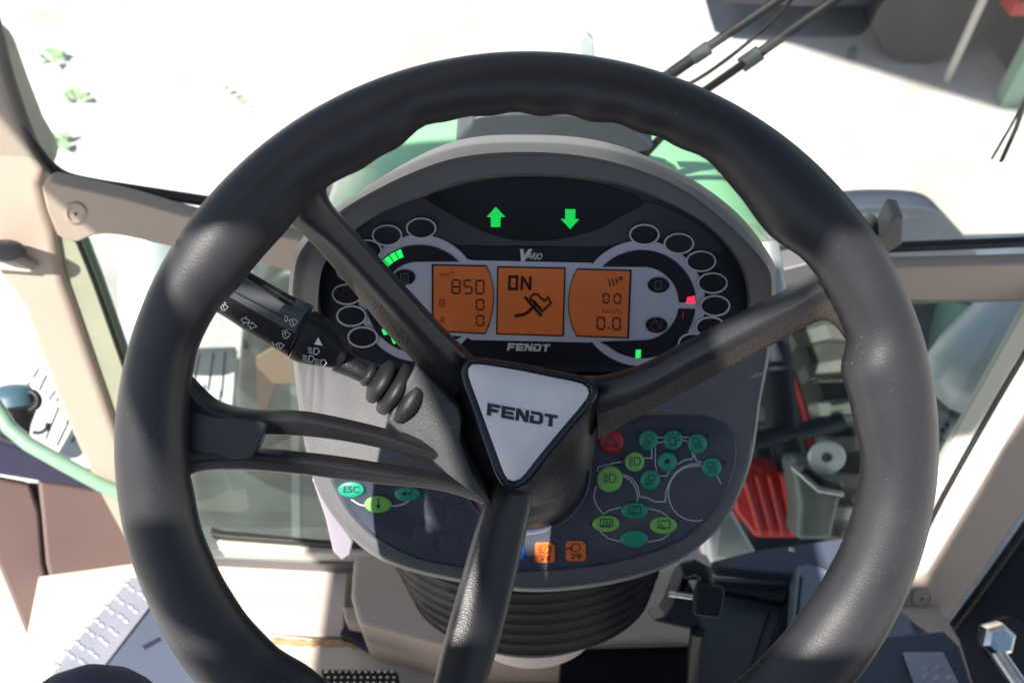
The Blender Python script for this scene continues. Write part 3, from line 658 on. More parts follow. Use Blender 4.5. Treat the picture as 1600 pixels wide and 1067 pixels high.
# rubber bellows: a row of growing rings
def rings():
    a, b = V(568,580,.506), V(650,628,.516); ax = (b-a); pts = []
    prof = [(0,6),(.03,12),(.06,19.5),(.12,20.5),(.17,17),(.22,27),(.27,36),(.34,38),(.40,36),(.43,29),(.47,34),(.51,43),(.58,45),(.65,43),(.69,35),(.73,41),(.78,50),(.86,51),(.93,50),(1.0,44)]
    x = ax.normalized(); u = x.orthogonal().normalized(); v = x.cross(u); L = []
    for t, r in prof: L.append([a+ax*t+(u*cos(2*pi*j/40)+v*sin(2*pi*j/40))*(r/1300*.505) for j in range(40)])
    vs, fs = loft(L, True, True, True); return mk('bellows', vs, fs, M['rubber'], stalk, smooth=True, angle=70)
rings()
boxp = [(651,569),(668,588),(716,640),(721,658),(718,690),(737,740),(768,790),(752,781),(700,743),(618,671),(606,658),(622,620)]
prism('switch_box', boxp, WHEEL, .034, M['box'], stalk, bevel=.0022, h=-.080)

# ------------------------------------------------------------------ steering column below the dashboard
coln = thing('steering_column', 'black ribbed gaiter over a pale column cover below the dashboard', 'steering column', V(830, 930, .75))
def hring(cx, cy, d, rx, ry, n=72):
    c = V(cx, cy, d); return [c + Vv((rx*cos(2*pi*j/n), ry*sin(2*pi*j/n), 0)) for j in range(n)]
def nring(px, py, d, rx, ry, n=72):                        # horizontal ring given by its near edge
    c = V(px, py, d)+Vv((0, ry, 0)); return [c + Vv((rx*cos(2*pi*j/n), ry*sin(2*pi*j/n), 0)) for j in range(n)]
L = []; nr = 9
for k in range(nr):
    t = k/(nr-1); py = 886+126*t; d = .672+.105*t; rx = .137-.016*t**2; ry = .086-.012*t
    L += [nring(819+12*t, py, d, rx*.985, ry*.975), nring(819+12*t, py+10, d+.008, rx*.985, ry*.975), nring(819+12*t, py+10.6, d+.0082, rx, ry), nring(819+12*t, py+12.6, d+.010, rx, ry)]
L.append(nring(831, 1028, .80, .095, .06))
vs, fs = loft(L, True, False, True); mk('gaiter', vs, fs, M['gaiter'], coln, smooth=True, angle=40)
L = []
for k in range(9):
    t = k/8; L.append(nring(832, 884+160*t, .70+.16*t, (.160-.085*t**1.6), (.085-.025*t)))
vs, fs = loft(L, True, False, True); mk('column_cover', vs, fs, M['beige_pale'], coln, smooth=True, angle=60)
prism('column_bracket', [(487,750),(500,752),(520,800),(552,845),(548,866),(534,876),(520,862),(508,810)], PY(.36), .02, mat('bracket_lilac', (.42,.38,.46), .4), coln, bevel=.002)
tube([PY(.47).hit(x, y) for x, y in ((655,940),(652,1000),(650,1040),(648,1100))], .0042, M['black'], 'column_cable', coln, 10)

# ------------------------------------------------------------------ cab frame, windows
cab = thing('cab_frame', 'beige trimmed cab frame with pillars, cross beam and dark sealed windows around the dashboard', 'cab frame', (0, .72, 1.2))
PIL = Plane((0, .75, 1.745), (0, -sin(radians(73.6)), cos(radians(73.6))))
PILR = Plane((0, .75, 1.68), (0, -sin(radians(60)), cos(radians(60))))
YB = (0, 1, .02)
pil = prism('pillar', [(-90,20),(-6,90),(22,165),(45,222),(74,270),(64,292),(70,325),(84,366),(90,400),(100,445),(112,478),(155,600),(190,700),(232,830),(262,905),(222,905),(195,850),(150,768),(90,636),(30,480),(-10,420),(-90,400)], PIL, .055, M['beige'], cab, bevel=.012, back=YB, seg=4, label='beige left front pillar trim')
prism('pillar_strip', [(84,366),(120,374),(122,380),(150,450),(195,575),(235,690),(275,800),(300,880),(262,905),(232,830),(190,700),(155,600),(112,478),(100,445),(90,400)], PIL, .03, M['olive'], cab, bevel=.003, back=YB, h=-.012, label='olive painted strip inside the left pillar')
tube([PIL.hit(x, y, -.010) for x, y in cat_open([(121,376),(135,410),(150,448),(172,510),(196,578),(240,700),(290,830)], 20)], .0030, M['seal'], 'window_seal', cab, 10)
bm = prism('cross_beam', cat_open([(78,284),(112,292),(200,312),(300,340),(400,360),(520,385),(830,430),(1150,424),(1400,418),(1600,413),(1760,408)], 34)+cat_open([(1760,462),(1600,472),(1420,477),(1150,488),(830,500),(520,440),(400,412),(262,386),(190,370),(150,369),(122,380)], 34)+[(100,376),(88,368),(72,328),(64,294)], PY(.74), .021, M['beige'], cab, bevel=.004, back=YB, seg=3)
for x, y, pl in ((118,334,PY(.74)),(1441,935,PILR)):
    L = []
    for r, h in ((17,.0),(17,.0015),(13.5,.0022),(12.5,.0008),(8,.0006)): L.append([pl.hit(px, py, h) for px, py in ell(x, y, r, r*.98, 32)])
    vs, fs = loft(L, True, False, True); sc_ = mk('screw_cap', vs, fs, M['beige'], cab, smooth=True, angle=40)
    decal('screw_hole', [ell(x, y+1, 2.2, 2.2, 10)], pl, .0012, M['dirt'], sc_)
SEALP = cat_open([(-40,-60),(-8,40),(10,110),(26,160),(45,210),(60,238),(80,262),(106,278),(150,288),(200,296),(325,315),(480,340),(830,392),(1150,394),(1400,386),(1600,378),(1760,371)], 60)
SP_ = [PY(.768).hit(x, y) for x, y in SEALP]
tube(SP_, .0068, M['seal'], 'windscreen_seal', cab, 10)
# right pillar
prism('pillar', [(1600,640),(1528,760),(1446,891),(1424,899),(1398,958),(1446,984),(1468,987),(1482,976),(1600,807),(1720,640),(1760,560),(1760,480),(1690,500)], PILR, .07, M['beige'], cab, bevel=.008, back=YB, seg=4, label='beige right front pillar trim')
prism('pillar_lit_reveal', [(1604,548),(1484,757),(1440,838),(1418,905),(1450,896),(1532,762),(1604,642),(1780,380),(1700,380)], PILR, .05, M['reveal_sunlit'], cab, bevel=.003, back=YB, h=.0025)
tube([PILR.hit(x, y, .004) for x, y in cat_open([(1612,535),(1560,622),(1482,760),(1440,840),(1400,905)], 16)], .004, M['seal'], 'window_seal', cab, 10)
tube([PILR.hit(x, y, .0) for x, y in cat_open([(1730,640),(1610,812),(1540,910),(1480,990),(1465,1010)], 16)], .0065, M['seal'], 'door_seal', cab, 10)
# moulding and knob on the left pillar
kn = prism('pillar_moulding', [(-90,395),(-20,398),(28,408),(52,420),(50,428),(0,424),(-90,420)], PIL, .03, M['beige_pale'], cab, bevel=.004, h=.012)
L = []
for s, h in ((1,.0),(1.05,.016),(.9,.024),(.55,.026)): L.append([PIL.hit(x, y, .012+h) for x, y in ell(8, 392, 32*s, 17*s, 30)])
vs, fs = loft(L, True, False, True); mk('grab_knob', vs, fs, M['black'], cab, smooth=True, angle=50)
# glass: windscreen and two lower side panes
def pane(name, pts, m, th=.005):
    pts = [Vv(p) for p in pts]; n = (pts[1]-pts[0]).cross(pts[2]-pts[0]).normalized(); k = len(pts)
    return mk(name, pts, [tuple(range(k))], m, cab)
pane('windscreen', [PY(.775).hit(-60, 270), PY(.775).hit(300, 312), PY(.775).hit(830, 392), PY(.775).hit(1720, 376), (.82,.66,2.6), (.75,.55,2.92), (-.75,.55,2.92), (-.82,.66,2.6)], M['glass'])
pane('lower_window', [PIL.hit(118,372,-.018), PIL.hit(480,372,-.018), PIL.hit(640,420,-.018), PIL.hit(640,856,-.018), PIL.hit(300,850,-.018)], M['glass_low'])
pane('lower_window', [PILR.hit(1180,440,-.03), PILR.hit(1760,425,-.03), PILR.hit(1560,760,-.03), PILR.hit(1440,930,-.03), PILR.hit(1120,868,-.03)], M['glass_low'])
# roof above the driver (out of the frame, openings invented and cut to shape the sun)
def box(name, lo, hi, m, parent=None, bevel=.01):
    x0, y0, z0 = lo; x1, y1, z1 = hi
    v = [(x, y, z) for x in (x0, x1) for y in (y0, y1) for z in (z0, z1)]
    f = [(0,1,3,2),(4,6,7,5),(0,4,5,1),(2,3,7,6),(0,2,6,4),(1,5,7,3)]
    return mk(name, v, f, m, parent, bevel=bevel)
def box(name, lo, hi, m, parent=None, bevel=.01):
    x0, y0, z0 = lo; x1, y1, z1 = hi
    v = [(x, y, z) for x in (x0, x1) for y in (y0, y1) for z in (z0, z1)]
    f = [(0,1,3,2),(4,6,7,5),(0,4,5,1),(2,3,7,6),(0,2,6,4),(1,5,7,3)]
    return mk(name, v, f, m, parent, bevel=bevel)
RZ = 2.97
M['headliner'] = mat('headliner', (.10, .10, .105), .8, bump=.4, bscale=300)
def roof_shade_piece(name, pts, z=RZ, th=.05, m=None):
    v = [Vv((x, y, z)) for x, y in pts]; v += [p+Vv((0, 0, th)) for p in v]; k = len(pts)
    return mk(name, v, [tuple(range(k)), tuple(range(k, 2*k))]+[(i, (i+1) % k, (i+1) % k+k, i+k) for i in range(k)], m or M['headliner'], cab)
roof_shade_piece('roof', [(-1.12,-.125),(-.53,-.125),(-.53,-.14),(-.36,-.148),(-.285,-.148),(-.27,-.125),(-.125,-.125),(-.035,-.015),(-.012,-.045),(-.045,-.090),(-.078,-.125),(.95,-.125),(.95,.34),(-.18,.30),(-.22,-.02),(-.68,-.02),(-.72,.30),(-1.12,.34)])  # front edge and slots cut only to place sun patches
roof_shade_piece('roof_side_blocker', [(-.080,-.127),(.95,-.127),(.95,-.365),(-.262,-.365),(-.246,-.329),(-.138,-.199),(-.094,-.142)])
roof_shade_piece('roof_rear', [(-1.12,-.367),(.95,-.367),(.95,-1.0),(-1.12,-1.0)])
roof_shade_piece('added_shade_bar', [(-.525,-.13),(-.345,-.13),(-.345,-.188),(-.362,-.205),(-.385,-.262),(-.385,-.366),(-.530,-.366),(-.532,-.285),(-.525,-.245),(-.522,-.20)], RZ-.02, .02, M['black'])  # invented bar that throws the shade band over hub and keys
roof_shade_piece('roof_side_blocker', [(-1.12,-.127),(-.90,-.127),(-.90,-.365),(-1.12,-.365)])
roof_shade_piece('added_shade_flap', [(-.608,-.12),(-.570,-.12),(-.572,-.29),(-.606,-.30)], RZ-.045, .02, M['black'])  # added unseen plates that only darken chosen spots
roof_shade_piece('added_shade_flap', [(-.640,-.246),(-.60,-.243),(-.562,-.262),(-.528,-.262),(-.528,-.306),(-.562,-.310),(-.562,-.335),(-.585,-.332),(-.630,-.288)], RZ-.07, .02, M['black'])
# sill and floor
FZ = 1.22
def zs(name, px, z, thick, m, parent=None, bevel=.002, label=None): return prism(name, px, PZ(z), thick, m, parent, bevel=bevel, label=label)
floor = thing('cab_floor', 'pale cab floor with raised covers and worn mat edges left of the steering column', 'cab floor', (0, .4, FZ)); floor['kind'] = 'structure'
zs('floor_base', [(60,900),(340,862),(560,868),(800,880),(1090,885),(1440,900),(1500,1000),(1560,1200),(0,1200)], FZ, .03, M['floor'], floor)
zs('window_sill', [(338,846),(350,836),(500,846),(640,852),(640,866),(500,864),(345,858)], FZ+.085, .03, M['sill'], floor)
zs('window_gasket', [(330,822),(350,828),(500,842),(640,846),(640,853),(500,849),(345,838),(328,834)], FZ+.10, .015, M['seal'], floor)
zs('dark_sill', [(318,850),(345,859),(500,866),(640,868),(640,886),(540,882),(345,872),(322,872)], FZ+.06, .03, M['shell'], floor)
zs('floor_cover', [(342,872),(420,872),(545,880),(540,925),(536,995),(430,990),(370,935)], FZ+.03, .03, M['beige_pale'], floor)
zs('cover_seam', stroke([(358,925),(495,942),(497,920)], 1.5)[0], FZ+.031, .001, M['olive'], floor, 0)
zs('cover_seam', stroke([(358,925),(495,942),(497,920)], 1.5)[1], FZ+.031, .001, M['olive'], floor, 0)
zs('column_foot', [(552,868),(600,862),(700,880),(1010,890),(1080,880),(1094,900),(1085,1000),(700,1010),(560,975),(548,930)], FZ+.16, .15, M['beige'], floor, .008)
zs('foot_ledge', [(535,945),(560,950),(700,985),(700,1000),(540,972)], FZ+.10, .03, M['beige'], floor, .004)
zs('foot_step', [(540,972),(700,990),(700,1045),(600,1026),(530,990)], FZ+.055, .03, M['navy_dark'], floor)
zs('mat_pad', [(410,988),(530,1000),(620,1024),(710,1040),(710,1200),(400,1200),(330,1030)], FZ+.035, .035, M['floor'], floor)
def ragged(pts, wd, n, amp):
    c = cat_open(pts, n); a = [(x+random.uniform(-amp, amp), y+random.uniform(-amp, amp)) for x, y in c]
    b = [(x+random.uniform(-amp, amp), y+wd+random.uniform(-amp, amp)) for x, y in reversed(c)]; return a+b
zs('worn_edge', ragged([(424,997),(470,1000),(520,999),(560,1005),(605,1018)], 7, 22, 1.8), FZ+.040, .006, M['floor_edge'], floor, 0)
zs('foam_crumb', cat_closed([(580,985),(586,988),(585,997),(592,1004),(600,1012),(590,1012),(582,1004),(577,994)], 20), FZ+.055, .012, M['floor_edge'], floor, .002)
# pedal with studded rubber
ped = thing('studded_pedal', 'black pedal with rows of shiny metal studs at the bottom left of the column', 'pedal', PZ(FZ+.09).hit(562, 1055))
prism('pedal_plate', [(500,1044),(615,1046),(622,1050),(624,1066),(628,1110),(520,1110),(503,1058)], PZ(FZ+.10), .012, M['black'], ped, bevel=.003)
vs, fs = [], []
for r in range(5):
    for c in range(11):
        x, y = 510+c*10.2+(2 if r % 2 else 0)+r*1.2, 1049+r*8.5; b = len(vs)
        base = [PZ(FZ+.1003).hit(x+dx, y+dy) for dx, dy in ((-3.6,-2.8),(3.6,-2.8),(3.6,2.8),(-3.6,2.8))]
        top = [PZ(FZ+.1035).hit(x+dx, y+dy) for dx, dy in ((-1.8,-1.4),(1.8,-1.4),(1.8,1.4),(-1.8,1.4))]
        vs += base+top; fs += [(b+4,b+5,b+6,b+7)]+[(b+i, b+(i+1) % 4, b+(i+1) % 4+4, b+i+4) for i in range(4)]
mk('pedal_studs', vs, fs, M['chrome'], ped)
# black lever and pedal group right of the column
pg = thing('adjuster_pedal', 'black foot pedal and linkage right of the column gaiter', 'pedal', V(1090, 940, .9))
prism('pedal_pad', [(1088,914),(1100,912),(1128,918),(1134,923),(1130,950),(1124,967),(1100,964),(1084,962)], slope_plane(1110,940,.86,40), .012, M['black'], pg, bevel=.003)
prism('linkage_plate', [(1050,945),(1040,962),(1020,970),(1080,984),(1095,968),(1090,930),(1075,906),(1102,908),(1100,892),(1085,884),(1066,900)], slope_plane(1080,940,.90,35), .05, M['navy_dark'], pg, bevel=.003)
tube([V(1066,892,.88), V(1085,886,.88), V(1100,894,.88), V(1102,908,.88)], .009, M['black'], 'linkage_arm', pg, 10)
tube([V(1045,927,.865), V(1082,932,.865)], .003, M['chrome'], 'linkage_rod', pg, 8)
tube([V(1090,985,.90), V(1086,1010,.92), V(1084,1050,.94), V(1080,1120,.96)], .008, M['black'], 'pedal_stem', pg, 10)
zs('mat_pad', [(880,985),(1080,990),(1078,1150),(870,1150)], FZ+.14, .1, M['gaiter'], floor)

# ------------------------------------------------------------------ right footwell
fw = thing('footwell_console', 'blue grey footwell console with a dark recess and pale lid right of the column', 'console', (.35, .4, FZ))
zs('console_floor', [(1095,900),(1240,905),(1400,950),(1480,1010),(1560,1200),(1090,1200)], FZ+.05, .05, M['navy'], fw)
zs('top_plate', [(1112,876),(1176,860),(1330,838),(1420,880),(1400,960),(1300,930),(1240,896),(1125,886)], FZ+.12, .03, M['navy'], fw, .003)
bo = PZ(FZ+.12).hit(1237,860); L = []
for r, h in ((.0045,0),(.0045,.002),(.003,.0035)): L.append([bo+Vv((r*cos(a*pi/8), r*sin(a*pi/8), h)) for a in range(16)])
vs, fs = loft(L, True, False, True); mk('bolt', vs, fs, M['chrome'], fw, smooth=True)
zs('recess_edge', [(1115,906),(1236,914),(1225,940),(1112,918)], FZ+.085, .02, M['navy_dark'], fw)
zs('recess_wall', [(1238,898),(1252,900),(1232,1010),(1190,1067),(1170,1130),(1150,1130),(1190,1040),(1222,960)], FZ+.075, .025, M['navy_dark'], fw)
zs('lid', [(1246,882),(1262,880),(1285,884),(1300,892),(1420,960),(1460,1060),(1480,1200),(1180,1200),(1200,1060),(1240,980)], FZ+.135, .04, M['grey_blue'], fw, .004)
zs('lid_groove', stroke([(1252,900),(1246,960),(1238,1000)], 4)[0], FZ+.137, .002, M['navy_dark'], fw, 0)
zs('slot', stroke([(1202,957),(1172,1048)], 5)[0], FZ+.052, .002, M['navy_dark'], fw, 0)
tp = thing('tread_plate', 'small embossed aluminium tread plate at the bottom right', 'tread plate', PZ(FZ+.145).hit(1460, 1050))
zs('plate', [(1411,1018),(1474,1018),(1515,1100),(1440,1100)], FZ+.145, .004, M['alu'], tp, .001)
def studs(spots, z, par, r=.005, el=1.0, ang=0.0):
    vs, fs = [], []
    for (x, y) in spots:
        c = PZ(z).hit(x, y); b = len(vs); n = 10
        for rr, h in ((1, 0), (.6, .0010)):
            for j in range(n):
                a = 2*pi*j/n; ux, uy = r*rr*cos(a), r*el*rr*sin(a)
                vs.append(c+Vv((ux*cos(ang)-uy*sin(ang), ux*sin(ang)+uy*cos(ang), h)))
        fs += [(b+j, b+(j+1) % n, b+n+(j+1) % n, b+n+j) for j in range(n)]+[tuple(b+n+j for j in range(n))]
    return mk('tread_pattern', vs, fs, M['alu'], par, smooth=True, angle=50)
studs([(1449,1042),(1467,1043),(1447,1057),(1466,1060),(1486,1058),(1455,1075),(1476,1076)], FZ+.1452, tp, .0055, .8, .4)
zs('floor_mat', [(1330,1000),(1475,985),(1500,1010),(1560,1200),(1320,1200)], FZ+.138, .02, M['navy'], fw)
dr = thing('right_door', 'dark lower panel of the right hand door beyond the pillar', 'door', (.75, .4, 1.3))
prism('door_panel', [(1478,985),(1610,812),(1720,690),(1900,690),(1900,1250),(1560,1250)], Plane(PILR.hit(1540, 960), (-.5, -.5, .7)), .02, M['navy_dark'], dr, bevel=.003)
lv = thing('chrome_latch_lever', 'metal latch lever with ball joint on the dark right hand door', 'lever', V(1550, 1010, 1.0))
tube([V(1546,1000,.98), V(1560,1022,.97), V(1590,1066,.95), V(1620,1110,.93)], .0095, M['chrome'], 'lever_rod', lv, 16)
L = [[V(1548,992,.985)+ (RT*cos(2*pi*j/6+.3)+UP*sin(2*pi*j/6+.3))*r - FW*h for j in range(6)] for r, h in ((.018,0),(.020,.006),(.020,.018),(.014,.022),(.008,.022))]
vs, fs = loft(L, True, True, True); mk('lever_joint', vs, fs, M['chrome'], lv, smooth=True, angle=30)
L = [[V(1572,1000,1.0)+ (RT*cos(2*pi*j/24)+UP*sin(2*pi*j/24))*r - FW*h for j in range(24)] for r, h in ((.030,0),(.028,.006),(.02,.006))]
vs, fs = loft(L, True, True, True); mk('lever_boot', vs, fs, M['black'], lv, smooth=True, angle=40)

# ------------------------------------------------------------------ left side: door, handrail, step
LD = Plane(V(120, 880, 1.30), (.55, -.55, .6))
dl = thing('left_door', 'open left door with brown lower card and dark padded top', 'door', LD.hit(120, 880))
prism('door_card', [(60,752),(110,758),(170,768),(215,850),(238,890),(225,905),(110,1010),(92,960),(72,880)], LD, .03, M['door'], dl, bevel=.006)
prism('door_card', [(-60,745),(0,748),(48,757),(62,800),(68,880),(88,960),(102,1012),(70,1062),(0,890),(-60,760)], LD, .03, M['door'], dl, bevel=.006)
prism('door_top_pad', [(-60,685),(0,688),(70,712),(150,740),(165,752),(168,768),(110,760),(0,742),(-60,735)], LD, .05, M['door_top'], dl, bevel=.012, h=.015, seg=4)
prism('door_gasket', [(44,756),(62,757),(76,850),(92,940),(112,1010),(98,1016),(78,950),(60,860)], LD, .02, M['seal'], dl, bevel=.003, h=-.008)
hr = mk('x', [(0,0,0),(0,0,1),(0,1,0)], [(0,1,2)], M['green_bar']); bpy.data.objects.remove(hr)
tag(tube([V(x, y, d) for x, y, d in ((-30,600,1.20),(0,645,1.20),(14,668,1.20),(45,694,1.20),(100,725,1.21),(160,758,1.22),(260,800,1.24))], .0105, M['green_bar'], 'handrail'), 'pale green painted handrail crossing below the left pillar', 'handrail')
cup = thing('water_valve', 'blue capped black fitting with curved hook on the pale step outside the left door', 'valve', V(25, 640, 1.45))
L = [[V(22, y, 1.45)+(RT*cos(2*pi*j/24)+FW*sin(2*pi*j/24)*.8+UP*.2*sin(2*pi*j/24))*r for j in range(24)] for y, r in ((632,.040),(645,.036),(665,.028),(700,.022))]
vs, fs = loft(L, True, True, True); mk('fitting_body', vs, fs, M['black'], cup, smooth=True, angle=50)
L = [[V(18, y, 1.44)+(RT*cos(2*pi*j/24)+FW*sin(2*pi*j/24)*.8+UP*.2*sin(2*pi*j/24))*r for j in range(24)] for y, r in ((602,.012),(606,.030),(616,.036),(628,.040))]
vs, fs = loft(L, True, True, True); mk('fitting_cap', vs, fs, mat('cap_blue', (.05,.10,.14), .4), cup, smooth=True, angle=50)
tube([V(x, y, 1.44) for x, y in cat_open([(38,618),(50,612),(60,622),(58,634),(46,640)], 14)], .006, M['black'], 'fitting_hook', cup, 10)
tube([V(x, y, 1.45) for x, y in cat_open([(75,660),(72,670),(62,676),(52,675)], 10)], .004, M['black'], 'cap_strap', cup, 8)
def step(nm, quad, z, slots, lab):
    t = thing(nm, lab, 'step', PZ(z).hit(*quad[0])); zs('step_plate', quad, z, .02, M['white_step'], t, .003)
    for a, b in slots: 
        q = stroke([a, b], 3.0)[0]; zs('step_slot', q, z+.0012, .001, M['seal'], t, 0)
step('outer_step', [(-40,560),(50,560),(140,560),(175,760),(-40,720)], 1.08, [((46,597),(40,608)),((73,585),(61,610)),((86,610),(76,625)),((92,635),(71,686)),((107,658),(89,696)),((118,680),(112,690)),((60,575),(52,590)),((100,600),(88,628)),((122,620),(104,660))], 'white slotted step plate outside the open left door')
step('inner_step', [(286,548),(300,543),(368,541),(366,600),(358,690),(290,690)], .98, [((312,552),(303,600)),((334,551),(325,610)),((352,550),(346,620)),((320,600),(312,680)),((345,610),(338,685))], 'white slotted step plate seen through the lower left window')
tk = thing('fuel_tank', 'dark grey green tank outside the lower left window', 'tank', PY(1.15).hit(400, 700))
prism('tank_body', [(380,470),(440,430),(660,420),(660,900),(300,900),(290,700),(360,690)], PY(1.17), .3, mat('tank_dark', (.05,.06,.055), .4, var=.6, vscale=6), tk, bevel=.03)
prism('tank_strap', [(452,470),(466,470),(470,860),(456,860)], PY(1.165), .01, M['heat'], tk, bevel=.003)
prism('tank_bracket', [(400,560),(470,520),(470,600),(430,600),(412,660),(402,640)], PY(1.155), .01, mat('bracket_tan', (.20,.13,.08), .6), tk, bevel=.002)
ap = tube([V(245,360,1.7), V(245,420,1.7), V(245,500,1.7), V(245,560,1.7)], .072, M['pale_tank'], 'air_reservoir', None, 28)
tag(ap, 'pale cylinder with green tint outside the lower left window', 'reservoir')
# aluminium tread strip on the door sill and dark plate beside it
ts = thing('sill_tread', 'sunlit embossed aluminium strip along the left door sill', 'tread plate', PZ(FZ+.03).hit(170, 980))
zs('plate', [(204,900),(222,902),(238,942),(166,1036),(90,1140),(20,1140),(110,1010)], FZ+.05, .012, M['alu'], ts, .002)
sp = []
for r in range(9):
    for c in range(4): 
        x0, y0 = 205-r*15.5, 918+r*17.5; sp.append((x0+c*11-3*(c % 2)-8, y0+c*7-6+(r % 2)*3))
studs([s for s in sp if s[1] < 1040], FZ+.0505, ts, .0062, .45, -.5)
zs('sill_cover', [(240,944),(250,935),(300,1000),(330,1080),(300,1140),(95,1140),(168,1036)], FZ+.052, .012, M['navy'], ts, .003)
for q in ([(222,1008),(248,995),(250,1000),(226,1014)],[(198,1052),(205,1046),(214,1056),(200,1064)]): zs('sill_mark', q, FZ+.054, .002, M['navy_dark'], ts, 0)
kn = []
for k in range(8):
    t = k/7; kn.append([V(140, 1160-118*t, .62+.02*t)+(RT*cos(2*pi*j/36)*.062+FW*sin(2*pi*j/36)*.05)*sqrt(max(0.02, 1-t*t)) for j in range(36)])
vs, fs = loft(kn, True, True, True); tag(mk('padded_cushion', vs, fs, M['cloth'], None, smooth=True), 'dark blue cloth covered cushion corner at the bottom left', 'cushion')

# ------------------------------------------------------------------ outside ahead: bonnet, mirror bracket, wipers
bon = thing('tractor_bonnet', 'green tractor bonnet ahead of the windscreen', 'bonnet', (0.02, 1.0, 1.6))
L = []
for y, wd, z in ((.86,.36,1.70),(1.0,.345,1.71),(1.2,.30,1.66),(1.4,.25,1.55),(1.55,.19,1.42),(1.62,.13,1.30)):
    L.append([(.045+wd*1.0*cos(a), y, z-.32+.32*(abs(sin(a))**.55)) for a in [pi*j/24 for j in range(25)]])
vs, fs = loft(L, False); fs.append(tuple(range(5*25, 6*25))); mk('bonnet_shell', vs, fs, M['green'], bon, smooth=True, angle=60)
prism('bonnet_emblem', [(905,60),(915,55),(928,66),(930,96),(908,96)], PY(1.56), .03, M['pale_tank'], bon, bevel=.004)
prism('scuttle_box', cat_closed([(735,196),(748,183),(800,178),(850,178),(920,183),(980,196),(997,206),(1002,240),(730,240)], 60), PY(.80), .06, mat('box_bluegrey', (.05,.06,.075), .4, bump=.2), None, bevel=.004, label='dark blue grey box beyond the top of the dashboard')['category'] = 'box'
wa = thing('windscreen_wiper', 'black twin arm wiper with washer hose rising to the top right across the windscreen', 'wiper', PY(.84).hit(1040, 200))
PW = PY(.845)
def bar(pts, r, m, nm, par, flat=.5): return tube([PW.hit(x, y) for x, y in pts], r, m, nm, par, 12, flat=flat)
bar([(960,262),(1000,232),(1045,120),(1050,112)], .006, M['black'], 'wiper_pivot', wa, 1)
bar([(1000,150),(1045,118),(1085,90)], .0068, M['black'], 'wiper_arm', wa); bar([(1082,92),(1108,74)], .0078, M['joint'], 'arm_joint', wa); bar([(1100,78),(1160,38),(1260,-30)], .0052, M['black'], 'wiper_arm', wa)
bar([(1005,245),(1060,185),(1100,143),(1165,98)], .0088, M['black'], 'wiper_arm', wa); bar([(1158,103),(1188,82)], .0088, M['joint'], 'arm_joint', wa); bar([(1180,88),(1240,45),(1340,-25)], .0058, M['black'], 'wiper_arm', wa)
bar(cat_open([(1060,140),(1100,118),(1150,82),(1200,40),(1225,15),(1260,-30)], 20), .0022, M['black'], 'washer_hose', wa, 1)
wt = thing('second_wiper', 'short dark wiper blade end at the right edge of the windscreen', 'wiper', PW.hit(1580, 200))
bar([(1550,248),(1575,205),(1600,160),(1640,90)], .003, M['black'], 'blade_rubber', wt); bar([(1565,251),(1588,200),(1605,150),(1650,70)], .005, M['black'], 'blade_holder', wt)
br = prism('grab_bracket', [(1212,425),(1262,412),(1340,385),(1380,370),(1392,345),(1398,338),(1413,341),(1411,382),(1385,398),(1320,420),(1262,441),(1216,452)], PY(.68), .03, M['shell'], None, bevel=.003, back=(0, 1, .05))
tag(br, 'grey hooked bracket sticking out behind the right side of the steering wheel', 'bracket')
tag(tube([V(1195,380,.80), V(1200,410,.80), V(1207,450,.80), V(1206,480,.80)], .013, M['steel'], 'bracket_post', None, 16), 'grey round post between the dashboard and the hooked bracket', 'post')

# ------------------------------------------------------------------ outside right: front wheel, axle parts, exhaust
ax = thing('front_axle', 'red ribbed axle arm with steel disc and muddy front wheel outside the lower right window', 'axle', V(1240, 780, 1.8))
fwh = bpy.data.objects.new('wheel', None); col.objects.link(fwh); fwh.parent = ax
SA = radians(15); WC = Vv((.66, 1.32, .50)); WAX = Vv((cos(SA), sin(SA), 0)); WU = Vv((-sin(SA), cos(SA), 0))
def lathe_x(name, prof, m, par, n=72, angle=40):
    L = [[WC + WAX*x + WU*(r*cos(2*pi*j/n)) + Vv((0, 0, r*sin(2*pi*j/n))) for j in range(n)] for x, r in prof]
    vs, fs = loft(L, True, False, False); return mk(name, vs, fs, m, par, smooth=True, angle=angle)
lathe_x('tyre', [(.03,.345),(-.02,.36),(-.035,.40),(-.025,.46),(.02,.475),(.30,.475),(.36,.43),(.36,.34)], M['tyre_dark'], fwh)
vs, fs = [], []
for k in range(36):
    a = 2*pi*k/36; b = len(vs)
    for x, da in ((-.048,0),(.02,.02),(.16,.12),(.16,.20),(.02,.09),(-.048,.07)):
        for r in ((.425 if x < 0 else .47), (.470 if x < 0 else .50)): vs.append(WC + WAX*x + WU*(r*cos(a+da)) + Vv((0, 0, r*sin(a+da))))
    for i in range(6): j = (i+1) % 6; fs.append((b+2*i, b+2*j, b+2*j+1, b+2*i+1))
    fs.append(tuple(b+2*i+1 for i in range(6)))
mk('tread', vs, fs, M['tyre'], fwh)
lathe_x('rim', [(-.025,.362),(-.02,.335),(-.005,.30),(.01,.27),(.05,.262)], M['red'], fwh)
lathe_x('rim_barrel', [(.05,.262),(.09,.255),(.20,.24),(.22,.12),(.16,.10),(.15,.02)], M['navy_dark'], fwh)
AP = slope_plane(1200, 790, 1.75, 50)
prism('axle_arm', [(1140,740),(1165,720),(1225,735),(1250,790),(1246,842),(1182,842),(1150,800)], AP, .06, M['red'], ax, bevel=.01)
for k in range(4): prism('arm_rib', [(1158+k*20,742),(1166+k*20,742),(1196+k*17,840),(1187+k*17,840)], AP, .02, M['red'], ax, bevel=.005, h=.02)
